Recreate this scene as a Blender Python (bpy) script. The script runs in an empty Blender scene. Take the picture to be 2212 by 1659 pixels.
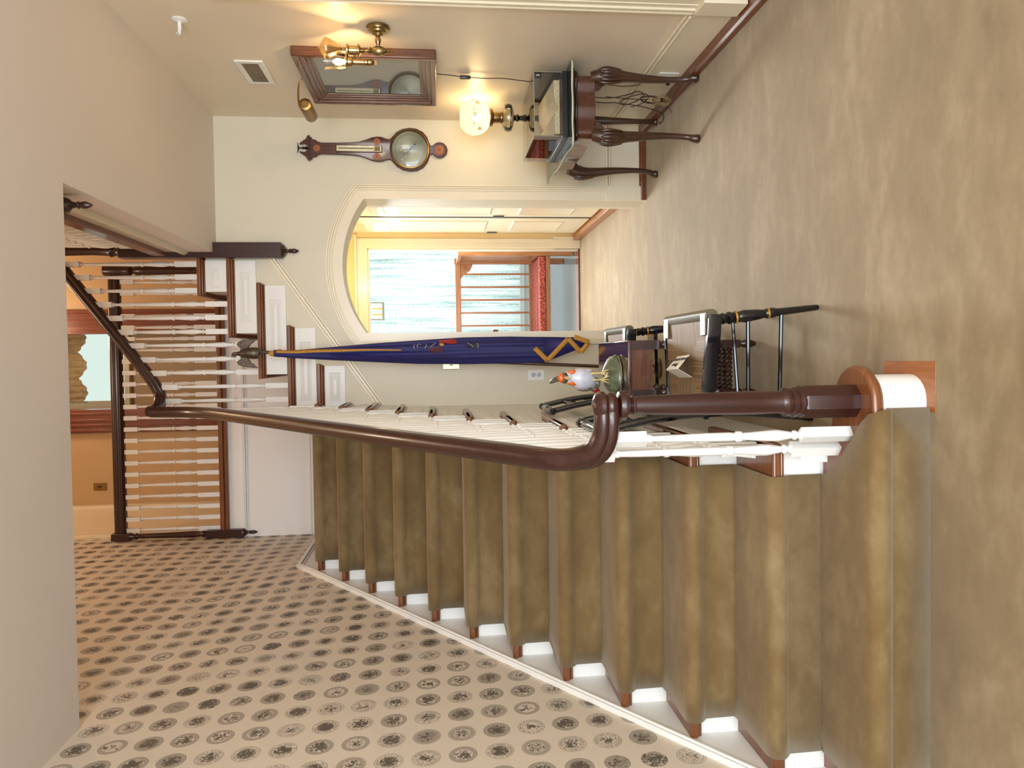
import bpy, bmesh, math, random
from mathutils import Vector, Matrix
random.seed(7)
SC = bpy.context.scene
COL = SC.collection
PI = math.pi

# ------------------------------------------------------------------ helpers
def lin(r, g, b):
    def f(c):
        c /= 255.0
        return c / 12.92 if c <= 0.04045 else ((c + 0.055) / 1.055) ** 2.4
    return (f(r), f(g), f(b), 1.0)

class NT:
    """small helper for building node trees"""
    def __init__(self, name):
        self.m = bpy.data.materials.new(name)
        self.m.use_nodes = True
        self.t = self.m.node_tree
        self.n = self.t.nodes
        self.n.clear()
        self.out = self.n.new('ShaderNodeOutputMaterial')
    def link(self, a, b):
        self.t.links.new(a, b)
    def put(self, sock, v):
        if hasattr(v, 'is_output') or hasattr(v, 'links'):
            self.link(v, sock)
        else:
            sock.default_value = v
    def node(self, typ, **kw):
        nd = self.n.new(typ)
        for k, v in kw.items():
            setattr(nd, k, v)
        return nd
    def math(self, op, a, b=None, c=None, clamp=False):
        nd = self.node('ShaderNodeMath', operation=op)
        nd.use_clamp = clamp
        self.put(nd.inputs[0], a)
        if b is not None: self.put(nd.inputs[1], b)
        if c is not None: self.put(nd.inputs[2], c)
        return nd.outputs[0]
    def coord(self, which='Object'):
        return self.node('ShaderNodeTexCoord').outputs[which]
    def mapping(self, vec, scale=(1, 1, 1), rot=(0, 0, 0), loc=(0, 0, 0)):
        nd = self.node('ShaderNodeMapping')
        self.link(vec, nd.inputs['Vector'])
        nd.inputs['Scale'].default_value = scale
        nd.inputs['Rotation'].default_value = rot
        nd.inputs['Location'].default_value = loc
        return nd.outputs[0]
    def noise(self, vec, scale=5, detail=3, rough=.5, dist=0):
        nd = self.node('ShaderNodeTexNoise')
        self.link(vec, nd.inputs['Vector'])
        nd.inputs['Scale'].default_value = scale
        nd.inputs['Detail'].default_value = detail
        nd.inputs['Roughness'].default_value = rough
        nd.inputs['Distortion'].default_value = dist
        return nd.outputs[0]
    def ramp(self, fac, stops):
        nd = self.node('ShaderNodeValToRGB')
        self.put(nd.inputs[0], fac)
        e = nd.color_ramp.elements
        while len(e) > 1: e.remove(e[-1])
        e[0].position, e[0].color = stops[0]
        for p, c in stops[1:]:
            x = e.new(p); x.color = c
        return nd.outputs[0]
    def mix(self, fac, a, b):
        nd = self.node('ShaderNodeMix', data_type='RGBA')
        self.put(nd.inputs[0], fac)
        self.put(nd.inputs[6], a)
        self.put(nd.inputs[7], b)
        return nd.outputs[2]
    def bump(self, h, strength=.3, dist=.01):
        nd = self.node('ShaderNodeBump')
        nd.inputs['Strength'].default_value = strength
        nd.inputs['Distance'].default_value = dist
        self.link(h, nd.inputs['Height'])
        return nd.outputs[0]
    def bsdf(self, color, rough=.5, metal=0., normal=None, spec=.5, sheen=0, coat=0, trans=0):
        nd = self.node('ShaderNodeBsdfPrincipled')
        self.put(nd.inputs['Base Color'], color)
        self.put(nd.inputs['Roughness'], rough)
        nd.inputs['Metallic'].default_value = metal
        nd.inputs['Specular IOR Level'].default_value = spec
        nd.inputs['Sheen Weight'].default_value = sheen
        nd.inputs['Coat Weight'].default_value = coat
        nd.inputs['Coat Roughness'].default_value = .08
        nd.inputs['Transmission Weight'].default_value = trans
        if normal is not None: self.link(normal, nd.inputs['Normal'])
        self.link(nd.outputs[0], self.out.inputs[0])
        return nd

def m_plain(name, c, rough=.5, metal=0., var=.06, scale=6, spec=.5, coat=0, bump=0, bscale=120):
    t = NT(name)
    v = t.coord()
    n = t.noise(v, scale, 3)
    dark = tuple(x * (1 - var) for x in c[:3]) + (1,)
    light = tuple(min(1, x * (1 + var)) for x in c[:3]) + (1,)
    col = t.ramp(n, [(.3, dark), (.7, light)])
    nor = t.bump(t.noise(v, bscale, 2), bump, .002) if bump else None
    t.bsdf(col, rough, metal, nor, spec, coat=coat)
    return t.m

def m_wood(name, c0, c1, axis='x', rough=.3, coat=.3, scale=9, spec=.5):
    t = NT(name)
    s = {'x': (1.2, 14, 14), 'y': (14, 1.2, 14), 'z': (14, 14, 1.2)}[axis]
    v = t.mapping(t.coord(), s)
    n = t.noise(v, scale * .45, 5, .6, .6)
    col = t.ramp(n, [(.25, c0), (.52, tuple((a + b) / 2 for a, b in zip(c0, c1))), (.75, c1)])
    t.bsdf(col, rough, 0, t.bump(n, .06, .003), spec, coat=coat)
    return t.m

def m_emit(name, c, s, thru=False):
    t = NT(name)
    e = t.node('ShaderNodeEmission')
    e.inputs[0].default_value = c; e.inputs[1].default_value = s
    if thru:      # clear bulb glass round the glowing filament
        tr = t.node('ShaderNodeBsdfTransparent'); ad = t.node('ShaderNodeAddShader')
        t.link(tr.outputs[0], ad.inputs[0]); t.link(e.outputs[0], ad.inputs[1]); t.link(ad.outputs[0], t.out.inputs[0])
    else:
        t.link(e.outputs[0], t.out.inputs[0])
    return t.m

def m_clear(name, tint=(.97, .98, .98, 1), refl=.9, rough=0.0):
    t = NT(name)
    tr = t.node('ShaderNodeBsdfTransparent'); tr.inputs[0].default_value = tint
    gl = t.node('ShaderNodeBsdfGlossy'); gl.inputs['Roughness'].default_value = rough
    gl.inputs[0].default_value = (1, 1, 1, 1)
    fr = t.node('ShaderNodeFresnel'); fr.inputs[0].default_value = 1.45
    mx = t.node('ShaderNodeMixShader')
    t.link(t.math('MULTIPLY', fr.outputs[0], refl), mx.inputs[0])
    t.link(tr.outputs[0], mx.inputs[1]); t.link(gl.outputs[0], mx.inputs[2])
    t.link(mx.outputs[0], t.out.inputs[0])
    return t.m

class MB:
    """collects geometry in world coordinates"""
    def __init__(self):
        self.v = []; self.f = []; self.mi = []; self.cur = 0
    def add(self, vs, fs):
        o = len(self.v)
        self.v += [Vector(p) for p in vs]
        self.f += [tuple(i + o for i in f) for f in fs]
        self.mi += [self.cur] * len(fs)
        return self
    def box(self, x0, x1, y0, y1, z0, z1):
        x0, x1 = min(x0, x1), max(x0, x1); y0, y1 = min(y0, y1), max(y0, y1); z0, z1 = min(z0, z1), max(z0, z1)
        vs = [(x, y, z) for z in (z0, z1) for y in (y0, y1) for x in (x0, x1)]
        return self.add(vs, [(0, 2, 3, 1), (4, 5, 7, 6), (0, 1, 5, 4), (2, 6, 7, 3), (0, 4, 6, 2), (1, 3, 7, 5)])
    def obox(self, c, half, R=Matrix()):
        vs = [Vector(c) + (R @ Vector((x * half[0], y * half[1], z * half[2]))) for z in (-1, 1) for y in (-1, 1) for x in (-1, 1)]
        return self.add(vs, [(0, 2, 3, 1), (4, 5, 7, 6), (0, 1, 5, 4), (2, 6, 7, 3), (0, 4, 6, 2), (1, 3, 7, 5)])
    def prism(self, poly, plane, a0, a1):
        n = len(poly)
        def P(p, a):
            return {'xz': (p[0], a, p[1]), 'yz': (a, p[0], p[1]), 'xy': (p[0], p[1], a)}[plane]
        vs = [P(p, a0) for p in poly] + [P(p, a1) for p in poly]
        area = sum(poly[i][0] * poly[(i + 1) % n][1] - poly[(i + 1) % n][0] * poly[i][1] for i in range(n))
        fs = [tuple(range(n)), tuple(range(2 * n - 1, n - 1, -1))] + [(i, i + n, (i + 1) % n + n, (i + 1) % n) for i in range(n)]
        flip = (area > 0) == (a1 > a0)
        if plane == 'xz': flip = not flip
        if flip: fs = [tuple(reversed(f)) for f in fs]
        return self.add(vs, fs)
    def lathe(self, prof, origin=(0, 0, 0), seg=16, R=Matrix(), phase=0, cap=True):
        o = Vector(origin); vs = []; fs = []
        for r, z in prof:
            for k in range(seg):
                a = 2 * PI * k / seg + phase
                vs.append(o + R @ Vector((r * math.cos(a), r * math.sin(a), z)))
        for i in range(len(prof) - 1):
            for k in range(seg):
                k2 = (k + 1) % seg
                fs.append((i * seg + k, i * seg + k2, (i + 1) * seg + k2, (i + 1) * seg + k))
        if cap:
            fs.append(tuple(reversed(range(seg))))
            fs.append(tuple(range((len(prof) - 1) * seg, len(prof) * seg)))
        return self.add(vs, fs)
    def tube(self, pts, r, seg=8, closed=False, flat=1.0):
        pts = [Vector(p) for p in pts]; n = len(pts)
        rs = r if isinstance(r, (list, tuple)) else [r] * n
        vs = []; fs = []; side = None
        for i, p in enumerate(pts):
            if closed: t = pts[(i + 1) % n] - pts[i - 1]
            else: t = pts[min(i + 1, n - 1)] - pts[max(i - 1, 0)]
            t.normalize()
            if side is None:
                ref = Vector((0, 0, 1)) if abs(t.z) < .9 else Vector((1, 0, 0))
                side = t.cross(ref).normalized()
            else:
                side = (side - t * side.dot(t)).normalized()
            up = side.cross(t)
            for k in range(seg):
                a = 2 * PI * k / seg
                vs.append(p + (side * math.cos(a) * flat + up * math.sin(a)) * rs[i])
        m = n if closed else n - 1
        for i in range(m):
            j = (i + 1) % n
            for k in range(seg):
                k2 = (k + 1) % seg
                fs.append((i * seg + k2, i * seg + k, j * seg + k, j * seg + k2))
        if not closed:
            fs.append(tuple(range(seg)))
            fs.append(tuple(reversed(range((n - 1) * seg, n * seg))))
        return self.add(vs, fs)
    def sweep(self, prof, pts, up=(0, 0, 1), closed=False):
        """profile points (side, up) swept along pts with a fixed up direction"""
        pts = [Vector(p) for p in pts]; n = len(pts); up0 = Vector(up); m = len(prof); vs = []; fs = []; side = None
        for i, p in enumerate(pts):
            t = (pts[min(i + 1, n - 1)] - pts[max(i - 1, 0)]) if not closed else (pts[(i + 1) % n] - pts[i - 1])
            t.normalize()
            s = t.cross(up0)
            if s.length < .15 and side is not None:
                s = side - t * side.dot(t)
            s.normalize(); side = s
            u = s.cross(t)
            for a, b in prof: vs.append(p + s * a + u * b)
        for i in range(n if closed else n - 1):
            j = (i + 1) % n
            for k in range(m):
                k2 = (k + 1) % m
                fs.append((i * m + k, i * m + k2, j * m + k2, j * m + k))
        if not closed:
            fs.append(tuple(reversed(range(m)))); fs.append(tuple(range((n - 1) * m, n * m)))
        return self.add(vs, fs)
    def ball(self, c, r, seg=14, rings=9, R=Matrix()):
        if not isinstance(r, (tuple, list)): r = (r, r, r)
        vs = []; fs = []
        for i in range(rings + 1):
            th = PI * i / rings
            th = min(max(th, .02), PI - .02)
            for k in range(seg):
                a = 2 * PI * k / seg
                vs.append(Vector(c) + R @ Vector((r[0] * math.sin(th) * math.cos(a), r[1] * math.sin(th) * math.sin(a), r[2] * math.cos(th))))
        for i in range(rings):
            for k in range(seg):
                k2 = (k + 1) % seg
                fs.append((i * seg + k, (i + 1) * seg + k, (i + 1) * seg + k2, i * seg + k2))
        fs.append(tuple(range(seg))); fs.append(tuple(reversed(range(rings * seg, (rings + 1) * seg))))
        return self.add(vs, fs)
    def quad(self, a, b, c, d): return self.add([a, b, c, d], [(0, 1, 2, 3)])

ORIG = {}
def origin_of(o): return ORIG.get(o.name, Vector((0, 0, 0)))
def fill(name, mb, mats, org=Vector((0, 0, 0)), smooth=35):
    me = bpy.data.meshes.new(name)
    me.from_pydata([tuple(p - org) for p in mb.v], [], mb.f)
    if not isinstance(mats, (list, tuple)): mats = [mats]
    for m in mats: me.materials.append(m)
    if any(mb.mi): me.polygons.foreach_set('material_index', mb.mi)
    bm = bmesh.new(); bm.from_mesh(me)
    bmesh.ops.recalc_face_normals(bm, faces=bm.faces)
    bm.to_mesh(me); bm.free()
    if smooth:
        me.shade_smooth(); me.set_sharp_from_angle(angle=math.radians(smooth))
    return me
def obj(name, mb, mats, parent=None, bevel=0, smooth=35, label=None, seg=2):
    org = origin_of(parent) if parent else Vector((0, 0, 0))
    me = fill(name, mb, mats, org, smooth)
    o = bpy.data.objects.new(name, me); COL.objects.link(o)
    if parent:
        o.parent = parent; ORIG[o.name] = org
    if bevel:
        b = o.modifiers.new('bevel', 'BEVEL'); b.width = bevel; b.segments = seg; b.limit_method = 'ANGLE'; b.angle_limit = math.radians(40)
    if label: o['label'] = label
    return o
def thing(name, label, cat, loc, group=None):
    o = bpy.data.objects.new(name, None); COL.objects.link(o)
    o.location = loc; o['label'] = label; o['category'] = cat
    o.empty_display_size = .05
    if group: o['group'] = group
    ORIG[o.name] = Vector(loc)
    return o
def tag(o, label, cat, group=None):
    o['label'] = label; o['category'] = cat
    if group: o['group'] = group
    return o
def struct(name, mb, mats, bevel=0, smooth=35, parent=None):
    o = obj(name, mb, mats, parent, bevel, smooth)
    if not parent: o['kind'] = 'structure'
    return o
def inst(name, me, loc, parent, rot=0):
    o = bpy.data.objects.new(name, me); COL.objects.link(o)
    o.parent = parent; o.location = Vector(loc) - origin_of(parent); o.rotation_euler = (0, 0, rot)
    return o
def text_mb(body, size, M, depth=.0006, align='CENTER', spacing=1.0):
    cu = bpy.data.curves.new('lettering', 'FONT'); cu.body = body; cu.size = size
    cu.align_x = align; cu.align_y = 'CENTER'; cu.extrude = depth; cu.space_line = spacing
    cu.resolution_u = 3
    ob = bpy.data.objects.new('lettering', cu); COL.objects.link(ob)
    dg = bpy.context.evaluated_depsgraph_get()
    me = bpy.data.meshes.new_from_object(ob.evaluated_get(dg))
    mb = MB(); mb.add([M @ v.co for v in me.vertices], [tuple(p.vertices) for p in me.polygons])
    bpy.data.objects.remove(ob); bpy.data.curves.remove(cu); bpy.data.meshes.remove(me)
    return mb
def frame(o, x, z):
    """matrix whose x axis is x and whose z axis is z, at o"""
    x = Vector(x).normalized(); z = Vector(z).normalized(); y = z.cross(x)
    return Matrix(((x.x, y.x, z.x, o[0]), (x.y, y.y, z.y, o[1]), (x.z, y.z, z.z, o[2]), (0, 0, 0, 1)))
def R3(x, z): return frame((0, 0, 0), x, z).to_3x3()
def spline(pts, n=6):
    """Catmull-Rom through the points"""
    P = [Vector(p) for p in pts]; out = []
    for i in range(len(P) - 1):
        a, b, c, d = P[max(i - 1, 0)], P[i], P[i + 1], P[min(i + 2, len(P) - 1)]
        for k in range(n):
            t = k / n
            out.append(.5 * ((2 * b) + (c - a) * t + (2 * a - 5 * b + 4 * c - d) * t * t + (3 * b - a - 3 * c + d) * t ** 3))
    out.append(P[-1]); return out

# ------------------------------------------------------------------ measures
XL, XR = -1.517, 1.665
YB = 5.178            # back wall
YL = 6.415            # far wall of the landing
H = 3.009             # hall ceiling
YF, XO = 3.139, .73   # stairwell opening in the ceiling
D, T, RI = 2.098, .269, .1958
ZL = 12 * RI          # landing
ZU = 17 * RI          # upper floor
def nose(k): return D + (k - 1) * T - .035
XE = -.345            # string face
XS = -1.440           # face of the skirt on the papered wall
XT = -.305            # tread ends
CL, CR = -1.375, -.418  # carpet edges

# ------------------------------------------------------------------ materials
WALL = m_plain('cream_wall_paint', lin(216, 209, 188), .45, var=.02, scale=2, bump=.05, bscale=300)
WALLR = m_plain('beige_wall_paint', lin(228, 215, 194), .42, var=.02, scale=2, bump=.05, bscale=300)
CEIL = m_plain('ceiling_paint', lin(217, 208, 199), .6, var=.02, scale=1.5, bump=.04, bscale=260)
WHITE = m_plain('white_gloss_paint', lin(234, 234, 231), .32, var=.015, scale=3)
CREAM = m_plain('cream_gloss_paint', lin(232, 222, 198), .28, var=.02, scale=3)
MAHOG = m_wood('dark_mahogany', lin(38, 16, 13), lin(64, 30, 24), 'z', .3, .22)
MAHOGY = m_wood('dark_mahogany_rail', lin(38, 16, 13), lin(64, 30, 24), 'y', .3, .22)
MAHOGX = m_wood('dark_mahogany_cross', lin(38, 16, 13), lin(64, 30, 24), 'x', .3, .22)
OAK = m_wood('brown_tread_wood', lin(96, 54, 28), lin(138, 84, 48), 'x', .3, .35)
OAKY = m_wood('brown_baseboard_wood', lin(92, 46, 24), lin(128, 72, 40), 'y', .33, .3)
HONEY = m_wood('honey_wood', lin(134, 78, 34), lin(174, 110, 56), 'y', .3, .3)
TABLEW = m_wood('desk_mahogany', lin(58, 30, 19), lin(98, 55, 37), 'y', .25, .5)
TABLED = m_wood('desk_dark_edge', lin(26, 13, 10), lin(44, 22, 17), 'y', .18, .6)
CARVE = m_wood('carved_dark_wood', lin(46, 27, 18), lin(80, 50, 33), 'z', .28, .4)
BLACK = m_plain('black_lacquer', lin(14, 15, 20), .16, var=.2, scale=14, coat=.5)
GOLDP = m_plain('gold_stencil_paint', lin(190, 140, 50), .35, .5)
PEWTER = m_plain('pale_gilt_paint', lin(92, 86, 62), .42, 0., var=.1, spec=.3)
BRASS = m_plain('antique_brass', lin(166, 146, 104), .24, 1., var=.12, scale=20)
BRASSD = m_plain('dull_brass', lin(136, 108, 66), .36, 1., var=.12, scale=20)
RUSH = None
def rush(name, axis):
    t = NT(name)
    v = t.coord()
    s = (1, 120, 1) if axis == 'x' else (120, 1, 1)
    n = t.noise(t.mapping(v, s), 3, 3, .6)
    col = t.ramp(n, [(.3, lin(84, 66, 44)), (.5, lin(130, 105, 74)), (.72, lin(166, 138, 104))])
    t.bsdf(col, .6, 0, t.bump(n, .6, .004))
    return t.m
RUSHX, RUSHY = rush('rush_along_depth', 'x'), rush('rush_across', 'y')

def carpet(name, c0, c1, c2, streak=(1, 1, 1), sheen=.4):
    t = NT(name)
    v = t.coord()
    big = t.noise(t.mapping(v, streak), 2.2, 4, .6, .4)
    mid = t.noise(t.mapping(v, streak, loc=(3, 1, 2)), 9, 5, .65, .3)
    fine = t.noise(v, 420, 2)
    f = t.math('ADD', t.math('MULTIPLY', big, .62), t.math('MULTIPLY', mid, .38))
    col = t.ramp(f, [(.30, c0), (.5, c1), (.70, c2)])
    col = t.mix(t.math('MULTIPLY', fine, .22), col, c0)
    nor = t.bump(t.math('ADD', fine, t.math('MULTIPLY', mid, .3)), .2, .002)
    b = t.bsdf(col, .8, 0, nor, .25, sheen=sheen)
    b.inputs['Sheen Roughness'].default_value = .5
    b.inputs['Sheen Tint'].default_value = lin(240, 228, 208)
    return t.m
FLOORC = carpet('tan_carpet', lin(108, 88, 58), lin(130, 110, 78), lin(160, 142, 112), (.8, 1.6, 1), .6)
STAIRC = carpet('tan_stair_carpet', lin(96, 74, 43), lin(117, 95, 60), lin(144, 124, 90), (.9, 1.6, 1.6), .3)

# wallpaper: rows of round engraved seals
def wallpaper():
    t = NT('seal_wallpaper')
    sp = t.node('ShaderNodeSeparateXYZ'); t.link(t.coord(), sp.inputs[0])
    py, pz = .1485, .1365
    u = t.math('DIVIDE', t.math('SUBTRACT', sp.outputs[1], 2.812), py)
    w = t.math('DIVIDE', t.math('SUBTRACT', sp.outputs[2], 1.711), pz)
    cu, cw = t.math('ROUND', u), t.math('ROUND', w)
    lu = t.math('MULTIPLY', t.math('SUBTRACT', u, cu), py)
    lw = t.math('MULTIPLY', t.math('SUBTRACT', w, cw), pz)
    r = t.math('SQRT', t.math('ADD', t.math('POWER', lu, 2.), t.math('POWER', lw, 2.)))
    ang = t.math('ARCTAN2', lw, lu)
    def rnd(k):
        cb = t.node('ShaderNodeCombineXYZ')
        t.link(cu, cb.inputs[0]); t.link(cw, cb.inputs[1]); cb.inputs[2].default_value = k
        wn = t.node('ShaderNodeTexWhiteNoise'); t.link(cb.outputs[0], wn.inputs[0])
        return wn.outputs[0]
    r1, r2, r3, r4 = rnd(1.3), rnd(6.3), rnd(9.1), rnd(13.9)
    def lt(a, b): return t.math('LESS_THAN', a, b)
    def gt(a, b): return t.math('GREATER_THAN', a, b)
    def mul(a, b): return t.math('MULTIPLY', a, b)
    def mx(a, b): return t.math('MAXIMUM', a, b)
    saw = mul(t.math('ABSOLUTE', t.math('SINE', mul(ang, 22.))), mul(gt(r4, .72), .0024))
    R = t.math('ADD', .0525, saw)
    disc = lt(r, R)
    edge = mul(disc, gt(r, t.math('SUBTRACT', R, .0018)))
    ri = t.math('ADD', .0355, mul(r2, .004))                      # inner edge of the lettered ring
    ring = lt(r4, .93)
    band = mul(mul(lt(r, .0500), gt(r, ri)), ring)
    inner = mul(mul(lt(r, ri), gt(r, t.math('SUBTRACT', ri, .0013))), ring)
    # lettering-like strokes in the ring
    ai = t.math('FLOOR', mul(ang, 8.))
    cb = t.node('ShaderNodeCombineXYZ'); t.link(ai, cb.inputs[0]); t.link(cu, cb.inputs[1]); t.link(cw, cb.inputs[2])
    wn = t.node('ShaderNodeTexWhiteNoise'); t.link(cb.outputs[0], wn.inputs[0])
    af = t.math('FRACT', mul(ang, 8.))
    rm = t.math('SUBTRACT', r, t.math('MULTIPLY', t.math('ADD', ri, .0500), .5))
    glyph = mul(mul(gt(wn.outputs[0], .18), mul(gt(af, .14), lt(af, .86))), lt(t.math('ABSOLUTE', rm), .0038))
    gl2 = t.noise(t.coord(), 520, 1)
    glyph = mul(mul(mul(glyph, gt(gl2, .45)), band), .9)
    tone = mul(mul(band, gt(r2, .42)), .50)
    lightg = mul(gt(r2, .42), glyph)
    # picture in the middle
    cb2 = t.node('ShaderNodeCombineXYZ')
    t.link(t.math('ADD', lu, mul(r1, 37.)), cb2.inputs[0]); t.link(t.math('ADD', lw, mul(r3, 53.)), cb2.inputs[1]); t.link(mul(r2, 11.), cb2.inputs[2])
    pn = t.noise(cb2.outputs[0], 70, 6, .66, 1.0)
    pn2 = t.noise(cb2.outputs[0], 240, 2, .5)
    th = t.math('ADD', .46, mul(r3, .14))
    centre = mul(t.math('SUBTRACT', 1., mul(r, 28.)), .12)
    pic = gt(t.math('ADD', pn, centre), th)
    hatch = gt(pn2, t.math('SUBTRACT', .60, mul(r4, .16)))
    rp = t.math('SUBTRACT', t.math('MULTIPLY', t.math('ADD', mul(ring, ri), mul(t.math('SUBTRACT', 1., ring), .050)), 1.), .0022)
    pic = mul(lt(r, rp), mx(mul(pic, .88), mul(hatch, .40)))
    picbg = mul(lt(r, rp), mul(gt(r1, .62), .50))
    ink = mx(mx(mul(edge, mul(ring, .9)), mul(inner, .8)), mx(mx(glyph, tone), mx(pic, picbg)))
    ink = t.math('SUBTRACT', ink, mul(lightg, .55))
    ink = t.math('MAXIMUM', mul(ink, disc), 0.)
    col = t.mix(ink, lin(214, 203, 187), lin(56, 46, 36))
    seam = t.math('LESS_THAN', t.math('ABSOLUTE', t.math('SUBTRACT', t.math('FRACT', t.math('DIVIDE', t.math('ADD', sp.outputs[1], .31), .66)), .5)), .0012)
    col = t.mix(mul(seam, .15), col, lin(120, 100, 80))
    t.bsdf(col, .5)
    return t.m
PAPER = wallpaper()

# ------------------------------------------------------------------ room shell
YN = -2.6     # the hall runs on behind the camera to the front entrance
# floor of the hall and the vestibule
m = MB(); m.box(XL - .1, XR + .1, YN, 7.69, -.06, 0)
floor = struct('floor', m, FLOORC)
m = MB(); m.box(-.190, -.034, 2.066, 2.325, -.004, .0022)
o = obj('floor_wood', m, HONEY, floor, bevel=.001, label='bare reddish brown floor wood cut into the carpet')

# back wall with the arch; its top follows the second flight
AR, AZ, AX0, AX1 = .781, 1.381, .176, 1.110   # arch radius, centre height, jambs
ACX = (AX0 + AX1) / 2
def arcpts(n=20):
    a = math.asin((AX1 - ACX) / AR)
    return [(ACX + AR * math.sin(a - 2 * a * i / n), AZ + AR * math.cos(a - 2 * a * i / n)) for i in range(n + 1)]
RUN2 = .2855
def nose2(k): return -.132 + (k - 14) * RUN2      # x of the nosing of tread k (second flight)
poly = [(XE, 0), (AX0, 0)] + list(reversed(arcpts())) + [(AX1, 0), (XR, 0), (XR, H), (XO, H)]
for k in (16, 15, 14, 13):
    x1 = nose2(k + 1) + .03 if k < 16 else XO
    poly += [(x1, k * RI - .05), (nose2(k) + .03, k * RI - .05)]
poly += [(nose2(13) + .03, ZL - .05), (XE, ZL - .05)]
m = MB(); m.prism(poly, 'xz', YB, YB + .22)
struct('wall_back', m, WALL, smooth=20)

# right wall
m = MB(); m.box(XR, XR + .12, YN, YB + .25, 0, H + .3)
struct('wall_right', m, WALLR)
# left wall, papered, running up past the stair
def sk(y): return .490 + .730 * (y - 2.420) if y < 5.185 else 2.508 + .04 * (y - 5.185)
def wb(y): return .065 * max(0., min(1., (6.35 - y) / 1.3))       # the old wall bulges towards the stair
def wx(y, z):
    s0 = max(0., sk(y)); return XL + wb(y) * max(0., min(1., (3.0 - z) / (3.0 - s0)))
ys = [YN] + [-1 + .25 * i for i in range(24)] + [5.0, 5.185, 5.4, 5.6, 5.8, 6.0, 6.2, 6.35, YL + .10]
zs = [0, .25, .5, .75, 1., 1.25, 1.5, 1.75, 2., 2.25, 2.5, 2.75, 3.0, 6.3]
m = MB(); nz = len(zs)
m.add([(wx(y, z), y, z) for y in ys for z in zs] + [(XL - .12, y, z) for y in (YN, YL + .10) for z in (0, 6.3)],
      [(i * nz + j, (i + 1) * nz + j, (i + 1) * nz + j + 1, i * nz + j + 1) for i in range(len(ys) - 1) for j in range(nz - 1)])
struct('wall_left', m, PAPER, smooth=50)
m = MB(); m.box(XL - .12, XL, YL + .10, 8.1, 2.3, 6.3)
struct('wall_upper_left', m, CREAM)
# ceiling with the stairwell opening
m = MB()
m.box(XL, XR, YN, YF, H, H + .16)
m.box(XO, XR, YF, YB + .22, H, H + .16)
struct('ceiling', m, CEIL)
# sides of the opening
m = MB()
m.box(XO, XO + .05, YF, YB, H + .16, ZU - .02)
m.box(XL, XO, YF - .06, YF, H + .16, 6.3)
m.box(XO - .012, XO, YF, YB, 3.17, 3.185); m.box(XO - .02, XO, YF, YB, 3.185, 3.20); m.box(XO - .012, XO, YF, YB, 3.20, 3.212)
struct('trim_1', m, CREAM)
m = MB(); m.box(XO - .03, XO + .08, YF, YB + .06, ZU - .02, ZU + .06)
sg_base_mb = m
# upper storey shell
m = MB(); m.box(XL, XR + .1, YL + .12, 8.1, ZU - .32, ZU - .012); m.box(XO + .05, XR + .1, YF - .06, YL, ZU - .15, ZU - .012)
struct('floor_upper', m, carpet('upper_carpet', lin(140, 104, 66), lin(160, 124, 84), lin(176, 142, 102)))
WARMW = m_plain('upper_wall_paint', lin(188, 160, 122), .5, var=.02)
m = MB(); m.box(XL, -.62, 7.95, 8.05, ZU - .1, 6.3); m.box(.42, XR + .1, 7.95, 8.05, ZU - .1, 6.3)
m.box(-.62, .42, 7.95, 8.05, 5.95, 6.3)
struct('wall_upper_back', m, WARMW)
m = MB(); m.box(XR + .1, XR + .2, YF - .06, 8.05, ZU - .1, 6.3)
m.box(XO, XR + .1, YF - .16, YF - .06, ZU - .1, 6.3)
struct('wall_upper_right', m, WARMW)
m = MB(); m.box(XL - .1, XR + .2, YF - .06, 11.2, 6.3, 6.38)
struct('ceiling_upper', m, m_plain('upper_ceiling_paint', lin(228, 206, 170), .6, var=.02))
# far wall of the landing
m = MB(); m.prism([(XL, ZL - .05), (-.06, ZL - .05), (-.06, 2.54), (XO + .06, 2.54), (XO + .06, 3.315), (XL, 3.315)], 'xz', YL, YL + .12)
struct('wall_landing', m, WHITE)
m = MB()
for (z, h, d) in ((3.155, .012, .010), (3.170, .012, .018), (3.185, .014, .012)):
    m.box(XL, XO, YL - d, YL, z, z + h)
for (z, h, d) in ((2.575, .02, .010), (2.600, .02, .018), (2.625, .02, .012)):
    m.box(XL, XO, YL - d, YL, z, z + h)
m.box(XL, XO, YL - .02, YL, ZL, 2.575)

struct('trim_2', m, WHITE, bevel=.003)

# skirt and sloping moulding along the wallpapered wall
def skx(y): return XL + wb(y) + .012
def strip(ys, z0, z1, d):
    m = MB(); vs = []
    for y in ys:
        a, b = z0(y), z1(y)
        vs += [(skx(y) + d, y, a), (skx(y) + d, y, b), (XL - .06, y, b), (XL - .06, y, a)]
    n = len(ys)
    m.add(vs, [(i * 4 + k, i * 4 + (k + 1) % 4, (i + 1) * 4 + (k + 1) % 4, (i + 1) * 4 + k) for i in range(n - 1) for k in range(4)] + [(0, 1, 2, 3), tuple((n - 1) * 4 + k for k in (3, 2, 1, 0))])
    return m
Y1_ = [1.749, 2.2, 3.0, 4.0, 4.8, 5.05, 5.185, 5.3, 5.6, 5.9, 6.2, YL - .018]
m = strip(Y1_, lambda y: max(0., sk(y) - .62) if y < 5.05 else 2.1, lambda y: max(.002, sk(y) - .03), 0)
struct('baseboard_left', m, WHITE)
m = MB()
for (o0, o1, d) in ((-.034, -.018, .006), (-.016, .000, .014), (.002, .016, .008)):
    q = strip(Y1_[1:], lambda y: sk(y) + o0, lambda y: sk(y) + o1, d)
    m.add(q.v, q.f)
struct('trim_3', m, WHITE, bevel=.003)

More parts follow.
